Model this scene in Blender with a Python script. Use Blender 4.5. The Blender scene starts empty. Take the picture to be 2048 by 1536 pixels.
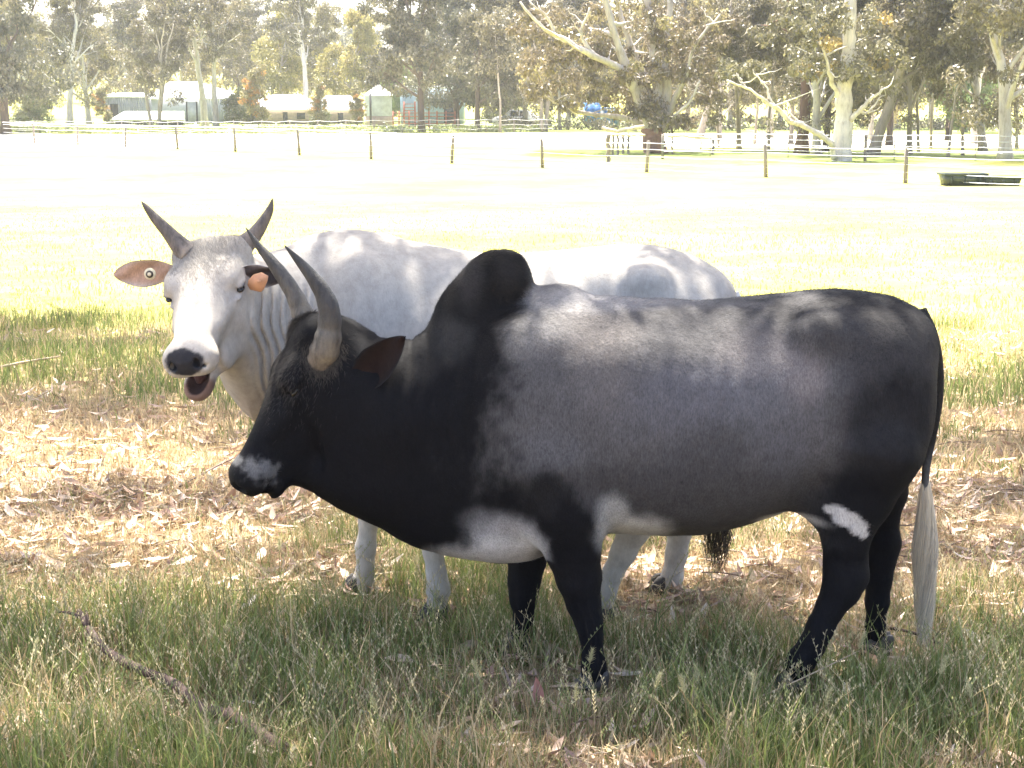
import bpy, math, random
import numpy as np
from mathutils import Vector, Matrix

random.seed(7)
rng = np.random.default_rng(7)
S = bpy.context.scene
COL = S.collection

# ------------------------------------------------------------------ camera
CAMZ = 1.8
FPX = 3200.0
TH = math.radians(10.24)
cam_d = bpy.data.cameras.new('camera')
cam_d.sensor_width = 36.0
cam_d.lens = FPX / 2048 * 36.0
cam_d.clip_start = 0.05
cam_d.clip_end = 12000
cam = bpy.data.objects.new('camera', cam_d)
COL.objects.link(cam)
cam.location = (0, 0, CAMZ)
cam.rotation_euler = (math.radians(90) - TH, 0, 0)
S.camera = cam

# ------------------------------------------------------------------ world, sun, exposure
SUN_EL = math.radians(68)
SUN_AZ = math.radians(-14)          # measured from +Y (ahead of the camera) towards +X
sun_vec = np.array([math.sin(SUN_AZ) * math.cos(SUN_EL), math.cos(SUN_AZ) * math.cos(SUN_EL), math.sin(SUN_EL)])
w = bpy.data.worlds.new('World')
S.world = w
w.use_nodes = True
nt = w.node_tree
bg = nt.nodes['Background']
sky = nt.nodes.new('ShaderNodeTexSky')
sky.sky_type = 'NISHITA'
sky.sun_disc = False
sky.sun_elevation = SUN_EL
sky.sun_rotation = SUN_AZ
sky.air_density = 0.8
sky.dust_density = 5.0
sky.ozone_density = 1.0
nt.links.new(sky.outputs[0], bg.inputs[0])
bg.inputs[1].default_value = 0.15
sd = bpy.data.lights.new('sun', 'SUN')
sd.energy = 4.6
sd.angle = math.radians(0.53)
sd.color = (1.0, 0.94, 0.84)
sun = bpy.data.objects.new('sun', sd)
COL.objects.link(sun)
sun.rotation_euler = Vector(-Vector(sun_vec)).to_track_quat('-Z', 'Y').to_euler()
sun.location = (0, 0, 30)
S.view_settings.view_transform = 'Standard'
S.view_settings.look = 'None'
S.view_settings.gamma = 1
S.view_settings.use_curve_mapping = False
S.view_settings.exposure = 2.5
S.cycles.use_denoising = True
S.cycles.max_bounces = 7
S.cycles.transparent_max_bounces = 6
S.cycles.volume_bounces = 1
S.cycles.use_adaptive_sampling = True


# ------------------------------------------------------------------ helpers
def un(px, py, Y):
    """photo pixel (2048x1536) at depth Y -> world point"""
    u = (px - 1024) / FPX
    v = (768 - py) / FPX
    d = np.array([u, math.cos(TH) + v * math.sin(TH), -math.sin(TH) + v * math.cos(TH)])
    t = Y / d[1]
    return np.array([d[0] * t, Y, CAMZ + d[2] * t])


def smooth01(a, b, x):
    t = np.clip((x - a) / (b - a), 0, 1)
    return t * t * (3 - 2 * t)


def gz(x, y):
    """terrain height"""
    y = np.asarray(y, float)
    x = np.asarray(x, float)
    z = np.interp(y, [7, 20, 35, 50, 90, 160, 220, 300, 500, 900, 2000, 2600],
                  [0, -.34, -.75, -1.05, -1.12, -1.0, -.2, 2.5, 11, 29, 62, 66])
    far = smooth01(25, 90, y)
    z = z + far * .10 * np.sin(x * .11 + 1.3) * np.sin(y * .07)
    hill = smooth01(250, 1200, y)
    z = z + hill * 9 * np.sin(x * .004 + .7) * np.sin(y * .003 + .4)
    near = 1 - smooth01(12, 40, y)
    z = z + near * (.012 * np.sin(x * 2.1 + .5) * np.sin(y * 1.7) + .008 * np.sin(x * 4.7 + y * 3.1))
    return z


def gp(px, py):
    """ground point under a photo pixel"""
    a, b = 1.0, 1500.0
    lo, hi = a, b
    for _ in range(60):
        m = math.sqrt(lo * hi)
        p = un(px, py, m)
        if p[2] > gz(p[0], p[1]):
            lo = m
        else:
            hi = m
    return un(px, py, lo)


def mesh_np(name, V, F=None, cols=None, quads=None, smooth=True, mats=None):
    """V (n,3); F triangles (m,3) and/or quads (k,4)"""
    V = np.asarray(V, np.float32)
    me = bpy.data.meshes.new(name)
    me.vertices.add(len(V))
    me.vertices.foreach_set('co', V.ravel())
    idx = []
    starts = []
    n = 0
    if F is not None and len(F):
        F = np.asarray(F, np.int32)
        idx.append(F.ravel())
        starts.append(np.arange(len(F)) * 3)
        n = len(F) * 3
    if quads is not None and len(quads):
        Q = np.asarray(quads, np.int32)
        idx.append(Q.ravel())
        starts.append(n + np.arange(len(Q)) * 4)
    idx = np.concatenate(idx)
    starts = np.concatenate(starts)
    me.loops.add(len(idx))
    me.loops.foreach_set('vertex_index', idx)
    me.polygons.add(len(starts))
    me.polygons.foreach_set('loop_start', starts.astype(np.int32))
    me.update(calc_edges=True)
    if smooth:
        me.polygons.foreach_set('use_smooth', np.ones(len(starts), bool))
    if cols is not None:
        ca = me.color_attributes.new('Col', 'FLOAT_COLOR', 'POINT')
        c = np.ones((len(V), 4), np.float32)
        c[:, :3] = cols
        ca.data.foreach_set('color', c.ravel())
    me.validate()
    return me


def link(name, me, mat=None, parent=None, label=None, cat=None, group=None, kind=None, loc=None):
    o = bpy.data.objects.new(name, me)
    COL.objects.link(o)
    if mat is not None and me is not None and not me.materials:
        me.materials.append(mat)
    if parent is not None:
        o.parent = parent
    if label:
        o['label'] = label
    if cat:
        o['category'] = cat
    if group:
        o['group'] = group
    if kind:
        o['kind'] = kind
    if loc is not None:
        o.location = loc
    return o


def empty(name, loc, label, cat, group=None, rz=0):
    o = link(name, None, None, None, label, cat, group, None, loc)
    o.rotation_euler = (0, 0, rz)
    o.empty_display_size = .2
    return o


class MB:
    """collects verts/quads/tris"""
    def __init__(self):
        self.V = []
        self.Q = []
        self.T = []
        self.C = []
        self.n = 0

    def add(self, V, Q=None, T=None, C=None):
        V = np.asarray(V, float)
        self.V.append(V)
        if Q is not None and len(Q):
            self.Q.append(np.asarray(Q) + self.n)
        if T is not None and len(T):
            self.T.append(np.asarray(T) + self.n)
        if C is not None:
            C = np.asarray(C, float)
            if C.ndim == 1:
                C = np.tile(C, (len(V), 1))
            self.C.append(C)
        self.n += len(V)

    def box(self, lo, hi, M=None, C=None):
        lo = np.array(lo, float)
        hi = np.array(hi, float)
        V = np.array([[x, y, z] for x in (0, 1) for y in (0, 1) for z in (0, 1)], float) * (hi - lo) + lo
        if M is not None:
            V = V @ M[:3, :3].T + M[:3, 3]
        Q = [[0, 1, 3, 2], [4, 6, 7, 5], [0, 4, 5, 1], [2, 3, 7, 6], [0, 2, 6, 4], [1, 5, 7, 3]]
        self.add(V, Q, C=C)

    def tube(self, P, R, sides=8, C=None, cap=True, flat=None):
        P = np.asarray(P, float)
        n = len(P)
        R = np.broadcast_to(np.asarray(R, float), (n,))
        T = np.gradient(P, axis=0)
        T /= np.linalg.norm(T, axis=1)[:, None] + 1e-9
        ref = np.array([0, 0, 1.0]) if abs(T[0][2]) < .9 else np.array([1.0, 0, 0])
        A = []
        for t in T:
            ref = ref - t * (ref @ t)
            ref /= np.linalg.norm(ref) + 1e-9
            A.append(ref.copy())
        A = np.array(A)
        B = np.cross(T, A)
        th = np.arange(sides) * 2 * math.pi / sides
        V = P[:, None] + R[:, None, None] * (A[:, None] * np.cos(th)[None, :, None] + B[:, None] * np.sin(th)[None, :, None])
        V = V.reshape(-1, 3)
        i = np.arange(n - 1)[:, None] * sides
        j = np.arange(sides)[None]
        jn = (j + 1) % sides
        Q = np.stack([i + j, i + jn, i + sides + jn, i + sides + j], -1).reshape(-1, 4)
        Tt = None
        if cap:
            V = np.vstack([V, P[0] - T[0] * R[0] * .3, P[-1] + T[-1] * R[-1] * .3])
            a = n * sides
            Tt = [[a, (k + 1) % sides, k] for k in range(sides)] + \
                 [[a + 1, (n - 1) * sides + k, (n - 1) * sides + (k + 1) % sides] for k in range(sides)]
        if C is not None:
            C = np.asarray(C, float)
            if C.ndim == 2:
                C = np.repeat(C, sides, 0)
                if cap:
                    C = np.vstack([C, C[0], C[-1]])
        self.add(V, Q, Tt, C)

    def mesh(self, name, smooth=True):
        return mesh_np(name, np.concatenate(self.V), np.concatenate(self.T) if self.T else None,
                       np.concatenate(self.C) if self.C else None,
                       np.concatenate(self.Q) if self.Q else None, smooth)


def spline(P, n):
    """Catmull-Rom through the points"""
    P = np.asarray(P, float)
    m = len(P)
    E = np.vstack([2 * P[0] - P[1], P, 2 * P[-1] - P[-2]])
    t = np.linspace(0, m - 1 - 1e-6, n)
    i = t.astype(int)
    f = (t - i)[:, None]
    a, b, c, d = E[i], E[i + 1], E[i + 2], E[i + 3]
    return .5 * (2 * b + (c - a) * f + (2 * a - 5 * b + 4 * c - d) * f ** 2 + (3 * b - a - 3 * c + d) * f ** 3)


# cheap value noise for python side masks
_perm = np.random.default_rng(3).random((64, 64))


def vnoise(x, y):
    x = np.asarray(x, float)
    y = np.asarray(y, float)
    xi = np.floor(x).astype(int)
    yi = np.floor(y).astype(int)
    fx = x - xi
    fy = y - yi
    fx = fx * fx * (3 - 2 * fx)
    fy = fy * fy * (3 - 2 * fy)
    g = lambda a, b: _perm[a % 64, b % 64]
    return (g(xi, yi) * (1 - fx) + g(xi + 1, yi) * fx) * (1 - fy) + (g(xi, yi + 1) * (1 - fx) + g(xi + 1, yi + 1) * fx) * fy


def fbm(x, y, o=3):
    s = 0
    a = .5
    for k in range(o):
        s = s + a * vnoise(x * 2 ** k + 17.3 * k, y * 2 ** k + 5.1 * k)
        a *= .5
    return s / (1 - .5 ** o)


# ------------------------------------------------------------------ materials
class NT:
    def __init__(self, name):
        self.m = bpy.data.materials.new(name)
        self.m.use_nodes = True
        self.t = self.m.node_tree
        self.b = self.t.nodes['Principled BSDF']
        self.out = self.t.nodes['Material Output']

    def n(self, typ, **kw):
        nd = self.t.nodes.new('ShaderNode' + typ)
        for k, v in kw.items():
            if k.startswith('i_'):
                nd.inputs[k[2:].replace('_', ' ')].default_value = v
            else:
                setattr(nd, k, v)
        return nd

    def l(self, a, b):
        self.t.links.new(a, b)

    def noise(self, scale, detail=4, rough=.6, vec=None, dist=0):
        nd = self.n('TexNoise')
        nd.inputs['Scale'].default_value = scale
        nd.inputs['Detail'].default_value = detail
        nd.inputs['Roughness'].default_value = rough
        nd.inputs['Distortion'].default_value = dist
        if vec is not None:
            self.l(vec, nd.inputs['Vector'])
        return nd

    def ramp(self, fac, stops):
        r = self.n('ValToRGB')
        el = r.color_ramp.elements
        while len(el) < len(stops):
            el.new(.5)
        for e, (p, c) in zip(el, stops):
            e.position = p
            e.color = (*c, 1) if len(c) == 3 else c
        self.l(fac, r.inputs[0])
        return r.outputs[0]

    def mix(self, fac, a, b, mode='MIX'):
        m = self.n('Mix', data_type='RGBA', blend_type=mode)
        for s, v in ((0, fac), (6, a), (7, b)):
            if isinstance(v, (int, float)):
                m.inputs[s].default_value = v
            elif isinstance(v, tuple):
                m.inputs[s].default_value = (*v, 1)
            else:
                self.l(v, m.inputs[s])
        return m.outputs[2]

    def bump(self, h, strength, dist=.01):
        b = self.n('Bump')
        b.inputs['Strength'].default_value = strength
        b.inputs['Distance'].default_value = dist
        self.l(h, b.inputs['Height'])
        self.l(b.outputs[0], self.b.inputs['Normal'])
        return b

    def base(self, c):
        if isinstance(c, tuple):
            self.b.inputs['Base Color'].default_value = (*c, 1)
        else:
            self.l(c, self.b.inputs['Base Color'])

    def coord(self, which='Object', scale=None):
        tc = self.n('TexCoord')
        v = tc.outputs[which]
        if scale:
            mp = self.n('Mapping')
            mp.inputs['Scale'].default_value = scale
            self.l(v, mp.inputs[0])
            v = mp.outputs[0]
        return v


def simple(name, c, rough=.7, metal=0, var=.25, scale=8, bump=.2, stretch=None, bd=.01):
    N = NT(name)
    v = N.coord('Object', stretch or (1, 1, 1))
    nz = N.noise(scale, 5, .6, v)
    dark = tuple(x * (1 - var) for x in c)
    lite = tuple(min(1, x * (1 + var)) for x in c)
    N.base(N.ramp(nz.outputs[0], [(.3, dark), (.7, lite)]))
    N.b.inputs['Roughness'].default_value = rough
    N.b.inputs['Metallic'].default_value = metal
    if bump:
        N.bump(nz.outputs[0], bump, bd)
    return N.m


def leafy(name, trans=.4, gloss=.04, objvar=.25, tint=(1, 1, 1)):
    """diffuse + translucent leaf or blade, colour from the Col attribute, a little change per object"""
    N = NT(name)
    at = N.n('Attribute', attribute_name='Col')
    c = at.outputs['Color']
    oi = N.n('ObjectInfo')
    k = N.ramp(oi.outputs['Random'], [(0, (1 - objvar, 1 - objvar * .8, 1 - objvar)), (.5, (1, 1, 1)), (1, (1 + objvar, 1 + objvar * .8, 1 + objvar * .2))])
    c = N.mix(1.0, c, k, 'MULTIPLY')
    if tint != (1, 1, 1):
        c = N.mix(1.0, c, tint, 'MULTIPLY')
    d = N.n('BsdfDiffuse')
    t = N.n('BsdfTranslucent')
    g = N.n('BsdfGlossy')
    g.inputs['Roughness'].default_value = .45
    N.l(c, d.inputs[0])
    N.l(c, t.inputs[0])
    m = N.n('MixShader')
    m.inputs[0].default_value = trans
    N.l(d.outputs[0], m.inputs[1])
    N.l(t.outputs[0], m.inputs[2])
    m2 = N.n('MixShader')
    m2.inputs[0].default_value = gloss
    N.l(m.outputs[0], m2.inputs[1])
    N.l(g.outputs[0], m2.inputs[2])
    N.l(m2.outputs[0], N.out.inputs[0])
    return N.m


M = {}
M['leaf'] = leafy('gum_leaves', .28, .06, .17, (.86, .85, .88))
M['grass'] = leafy('grass_blades', .45, .03, 0)
M['litter'] = leafy('dry_leaf_litter', .15, .05, 0)
# ------------------------------------------------------------------ ground sheet
def axis_graded(fine0, fine1, step, lo, hi, grow=1.12):
    a = list(np.arange(fine0, fine1 + 1e-6, step))
    s = step
    while a[-1] < hi:
        s *= grow
        a.append(a[-1] + s)
    s = step
    while a[0] > lo:
        s *= grow
        a.insert(0, a[0] - s)
    return np.array(a)


gxs = axis_graded(-5, 5, .08, -1900, 1900, 1.13)
gys = axis_graded(2.5, 12, .08, -60, 2500, 1.06)
GX, GY = np.meshgrid(gxs, gys, indexing='ij')
fine = (1 - smooth01(9, 16, GY))
GZ = gz(GX, GY) + fine * .018 * (fbm(GX * 3, GY * 3) - .5)
V = np.stack([GX, GY, GZ], -1).reshape(-1, 3)
nx, ny = GX.shape
i = np.arange(nx - 1)[:, None] * ny
j = np.arange(ny - 1)[None]
Q = np.stack([i + j, i + ny + j, i + ny + j + 1, i + j + 1], -1).reshape(-1, 4)

N = NT('pasture_soil_and_grass')
pos = N.n('NewGeometry').outputs['Position']
sep = N.n('SeparateXYZ')
N.l(pos, sep.inputs[0])
n1 = N.noise(1.3, 5, .65, pos)
n2 = N.noise(14, 6, .7, pos)
n3 = N.noise(.22, 4, .6, pos)
near = N.ramp(n2.outputs[0], [(.25, (.12, .085, .055)), (.5, (.30, .22, .145)), (.62, (.20, .18, .085)), (.8, (.50, .40, .28))])
field = N.ramp(n1.outputs[0], [(.28, (.235, .235, .042)), (.48, (.275, .267, .058)), (.62, (.32, .305, .088)), (.8, (.40, .38, .17))])
field2 = N.ramp(n3.outputs[0], [(.35, (.25, .24, .045)), (.65, (.345, .328, .105))])
field = N.mix(.5, field, field2)
mr = N.n('MapRange')
mr.inputs['From Min'].default_value = 9
mr.inputs['From Max'].default_value = 16
N.l(sep.outputs[1], mr.inputs[0])
c = N.mix(mr.outputs[0], near, field)
# greener ground among the trees, then a pale gravel track, then the far paddocks
nb = N.noise(.06, 3, .5, pos)
ad = N.n('Math', operation='MULTIPLY_ADD')
ad.inputs[1].default_value = 14
N.l(nb.outputs[0], ad.inputs[0])
N.l(sep.outputs[1], ad.inputs[2])
yy = ad.outputs[0]


def band(a, b, soft):
    r = N.n('MapRange')
    r.inputs['From Min'].default_value = a
    r.inputs['From Max'].default_value = a + soft
    N.l(yy, r.inputs[0])
    r2 = N.n('MapRange')
    r2.inputs['From Min'].default_value = b
    r2.inputs['From Max'].default_value = b + soft
    r2.inputs['To Min'].default_value = 1
    r2.inputs['To Max'].default_value = 0
    N.l(yy, r2.inputs[0])
    m = N.n('Math', operation='MULTIPLY')
    N.l(r.outputs[0], m.inputs[0])
    N.l(r2.outputs[0], m.inputs[1])
    return m


mx = N.n('MapRange')
mx.inputs['From Min'].default_value = 1
mx.inputs['From Max'].default_value = 5
N.l(sep.outputs[0], mx.inputs[0])
g1 = band(76, 93, 3)
gm = N.n('Math', operation='MULTIPLY')
N.l(g1.outputs[0], gm.inputs[0])
N.l(mx.outputs[0], gm.inputs[1])
c = N.mix(gm.outputs[0], c, N.ramp(n1.outputs[0], [(.3, (.10, .15, .04)), (.7, (.24, .27, .08))]))
g2 = band(98, 126, 3)
c = N.mix(g2.outputs[0], c, (.62, .58, .47))
g3 = band(129, 190, 5)
c = N.mix(g3.outputs[0], c, N.ramp(n1.outputs[0], [(.3, (.13, .18, .05)), (.7, (.30, .33, .10))]))
N.base(c)
N.b.inputs['Roughness'].default_value = .95
N.b.inputs['Specular IOR Level'].default_value = .1
N.bump(n2.outputs[0], .5, .03)
M['ground'] = N.m
link('ground', mesh_np('ground', V, quads=Q), M['ground'], kind='structure')


# ------------------------------------------------------------------ trees
def leaf_cloud(centers, radii, per, size, col_a, col_b, r, droop=.6, squash=.75, topcol=None):
    """rhombic leaves spread through clumps; returns V, Q, C"""
    centers = np.asarray(centers)
    n = len(centers)
    cid = np.repeat(np.arange(n), per)
    m = len(cid)
    d = r.normal(size=(m, 3))
    d /= np.linalg.norm(d, axis=1)[:, None]
    rad = radii[cid] * r.random(m) ** .45
    P = centers[cid] + d * rad[:, None] * np.array([1, 1, squash])
    ax = r.normal(size=(m, 3))
    ax[:, 2] -= droop * 2
    ax /= np.linalg.norm(ax, axis=1)[:, None]
    sd_ = np.cross(ax, r.normal(size=(m, 3)))
    sd_ /= np.linalg.norm(sd_, axis=1)[:, None]
    L = size * (.6 + .8 * r.random(m))
    W = L * (.16 + .12 * r.random(m))
    bend = np.cross(ax, sd_) * (L * .12)[:, None]
    V = np.stack([P, P + ax * (L * .45)[:, None] + sd_ * W[:, None] + bend,
                  P + ax * L[:, None], P + ax * (L * .45)[:, None] - sd_ * W[:, None] + bend], 1).reshape(-1, 3)
    Q = np.arange(m * 4).reshape(-1, 4)
    k = r.random(m)[:, None] * .6 + (r.random(n)[cid])[:, None] * .4
    C = np.array(col_a) * (1 - k) + np.array(col_b) * k
    if topcol is not None:
        mk = (r.random(n)[cid] < topcol[1])[:, None]
        C = np.where(mk, np.array(topcol[0]) * (.7 + .6 * k), C)
    C = np.repeat(C, 4, 0)
    return V, Q, C


BARK = {
    'pale': ((.52, .49, .455), (.34, .31, .28)),
    'limb': ((.46, .42, .38), (.26, .225, .20)),
    'grey': ((.44, .39, .34), (.22, .19, .16)),
    'dark': ((.13, .10, .08), (.07, .05, .04)),
    'red': ((.20, .11, .085), (.09, .05, .04)),
}
NB = NT('gum_bark')
at = NB.n('Attribute', attribute_name='Col')
vv = NB.coord('Object', (1, 1, .25))
nn = NB.noise(5, 6, .7, vv)
nn2 = NB.noise(26, 4, .6, NB.coord('Object', (1, 1, .12)))
k = NB.ramp(nn.outputs[0], [(.3, (.62, .58, .55)), (.5, (1, 1, 1)), (.72, (1.25, 1.18, 1.1))])
NB.base(NB.mix(1.0, at.outputs['Color'], k, 'MULTIPLY'))
NB.b.inputs['Roughness'].default_value = .85
NB.bump(nn2.outputs[0], .6, .03)
M['bark'] = NB.m


def grow_tree(seed, H=13, r0=.28, crown0=.25, spread=4.5, nlimb=9, bark='grey', leaf=(.055, .065, .030), leaf2=(.13, .13, .065),
              lean=(0, 0), per=120, clump=.9, size=.3, stems=1, top=None, fork=.0, hang=.6, nsub=4, low=0):
    r = np.random.default_rng(seed)
    b = MB()
    ca, cb = BARK[bark]
    cents = []
    rads = []

    def colr(n, lo=0):
        k = np.clip(np.linspace(lo, 1, n) + r.normal(0, .15, n), 0, 1)[:, None]
        return np.array(cb) * (1 - k) + np.array(ca) * k

    for s in range(stems):
        a0 = r.random() * 6.28
        off = np.array([math.cos(a0), math.sin(a0)]) * (.0 if stems == 1 else r0 * 1.3)
        ln = np.array(lean) + (0 if stems == 1 else 1) * np.array([math.cos(a0), math.sin(a0)]) * H * .16
        n = 14
        t = np.linspace(0, 1, n)
        wob = np.cumsum(r.normal(0, H * .012, (n, 2)), 0) * t[:, None]
        P = np.stack([off[0] + ln[0] * t ** 1.1 + wob[:, 0], off[1] + ln[1] * t ** 1.1 + wob[:, 1], H * .86 * t - .15], 1)
        R = r0 * (1 - .78 * t) * (1 if stems == 1 else .62)
        R[0] *= 1.35
        b.tube(P, R, 9, colr(n))
        nl = max(4, nlimb // stems)
        for q in range(nl):
            tt = crown0 + (1 - crown0) * ((q + r.random() * .6) / nl)
            base = np.array([np.interp(tt, t, P[:, c_]) for c_ in range(3)])
            rb = np.interp(tt, t, R) * .55
            az = r.random() * 6.28
            el = r.uniform(.35, 1.05) + tt * .3
            Ln = spread * (1.15 - .55 * tt) * r.uniform(.65, 1.15)
            m = 7
            u = np.linspace(0, 1, m)
            dirv = np.array([math.cos(az) * math.cos(el), math.sin(az) * math.cos(el), math.sin(el)])
            L = base + dirv * (Ln * u)[:, None] + np.cumsum(r.normal(0, Ln * .028, (m, 3)), 0) * u[:, None]
            L[:, 2] += Ln * .12 * u ** 2
            b.tube(L, np.maximum(rb * (1 - .8 * u), .018), 6, colr(m, .4), cap=False)
            for w_ in range(nsub):
                uu = .35 + .65 * (w_ + r.random()) / nsub
                sb = np.array([np.interp(uu, u, L[:, c_]) for c_ in range(3)])
                d2 = dirv + r.normal(0, .6, 3)
                d2 /= np.linalg.norm(d2)
                sl = Ln * r.uniform(.22, .45)
                v3 = np.linspace(0, 1, 5)
                SP = sb + d2 * (sl * v3)[:, None] + np.cumsum(r.normal(0, sl * .06, (5, 3)), 0) * v3[:, None]
                b.tube(SP, np.maximum(rb * .5 * (1 - .7 * v3), .022), 4, colr(5, .6), cap=False)
                for e in (3, 4):
                    if r.random() < .95:
                        cents.append(SP[e] + r.normal(0, .25, 3) - np.array([0, 0, hang * clump * .5]))
                        rads.append(clump * r.uniform(.42, .95))
            cents.append(L[-1])
            rads.append(clump * r.uniform(.7, 1.1))
        for q in range(low):
            az = r.random() * 6.28
            rr = spread * r.uniform(.3, .95)
            cents.append(np.array([P[3, 0] + math.cos(az) * rr, P[3, 1] + math.sin(az) * rr, H * r.uniform(.16, .42)]))
            rads.append(clump * r.uniform(.6, 1.1))
    V, Q, C = leaf_cloud(np.array(cents), np.array(rads), per, size, leaf, leaf2, r, topcol=top)
    return b.mesh('trunk'), mesh_np('crown', V, None, C, Q, smooth=False)


OL1, OL2 = (.085, .080, .042), (.25, .225, .13)
BR1, BR2 = (.098, .084, .050), (.30, .262, .165)
DK1, DK2 = (.038, .046, .030), (.16, .16, .105)
YE1, YE2 = (.17, .16, .045), (.38, .34, .11)
GR1, GR2 = (.07, .12, .03), (.20, .28, .08)
OR1 = (.42, .23, .06)
VAR = {
    'slim': grow_tree(1, 13, .20, .22, 4.2, 15, 'grey', OL1, BR2, (.8, 0), 125, .95, .27, low=10),
    'dense': grow_tree(2, 14, .34, .12, 5.2, 18, 'dark', DK1, DK2, (0, .5), 170, 1.1, .28, low=40),
    'brown': grow_tree(3, 13, .26, .16, 5.0, 16, 'pale', BR1, BR2, (-.6, .3), 145, 1.0, .27, low=18),
    'pale': grow_tree(4, 14, .40, .22, 5.5, 15, 'pale', OL1, BR2, (.5, 0), 125, 1.0, .28, low=10),
    'multi': grow_tree(5, 12, .34, .36, 3.8, 19, 'grey', BR1, OL2, (0, 0), 110, .85, .26, stems=4, low=2),
    'lean': grow_tree(6, 14, .33, .30, 4.2, 11, 'grey', OL1, BR2, (3.0, 0), 105, .9, .29),
    'tall': grow_tree(7, 15, .30, .20, 4.2, 18, 'dark', DK1, OL2, (0, 0), 130, 1.0, .28, low=10),
    'red': grow_tree(8, 17, .36, .35, 4.6, 12, 'red', OL1, OL2, (.2, 0), 105, .95, .30),
    'yellow': grow_tree(9, 9, .16, .22, 3.1, 13, 'grey', YE1, YE2, (0, 0), 140, .85, .24, top=((.42, .36, .12), .3), low=6),
    'green': grow_tree(10, 7, .15, .10, 2.4, 13, 'dark', GR1, GR2, (0, 0), 150, .8, .22, low=10),
    'sapling': grow_tree(11, 4.6, .06, .15, 1.1, 11, 'grey', (.13, .13, .06), (.32, .28, .13), (.2, 0), 70, .42, .16, top=(OR1, .22)),
    'spindle': grow_tree(12, 8, .085, .50, 1.6, 7, 'grey', OL1, OL2, (.5, .2), 60, .6, .22),
    'mixed': grow_tree(13, 13, .28, .14, 5.0, 17, 'pale', BR1, (.30, .26, .11), (.3, 0), 140, 1.0, .26, top=((.34, .30, .10), .15), low=20),
    'open': grow_tree(15, 15, .34, .42, 5.0, 13, 'pale', OL1, BR2, (.6, 0), 100, .9, .28),
    'bush': grow_tree(14, 2.6, .05, .05, 1.2, 11, 'grey', GR1, OL2, (0, 0), 90, .5, .15, low=6),
}


def place_tree(kind, px, Y, label, scale=1.0, rz=None, cat='tree', name='gum_tree', group='gum trees along the paddock edge', zs=1.0, kindname=None):
    x = (px - 1024) / FPX * (Y * math.cos(TH))
    z = float(gz(x, Y))
    x = (px - 1024) / FPX * (Y * math.cos(TH) + (CAMZ - z) * math.sin(TH))
    t = empty(name, (x, Y, z), label, cat, group, rng.random() * 6.28 if rz is None else rz)
    t.scale = (scale, scale, scale * zs)
    tm, cm = VAR[kind]
    link('trunk', tm, M['bark'], t)
    link('crown', cm, M['leaf'], t)
    return t


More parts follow.
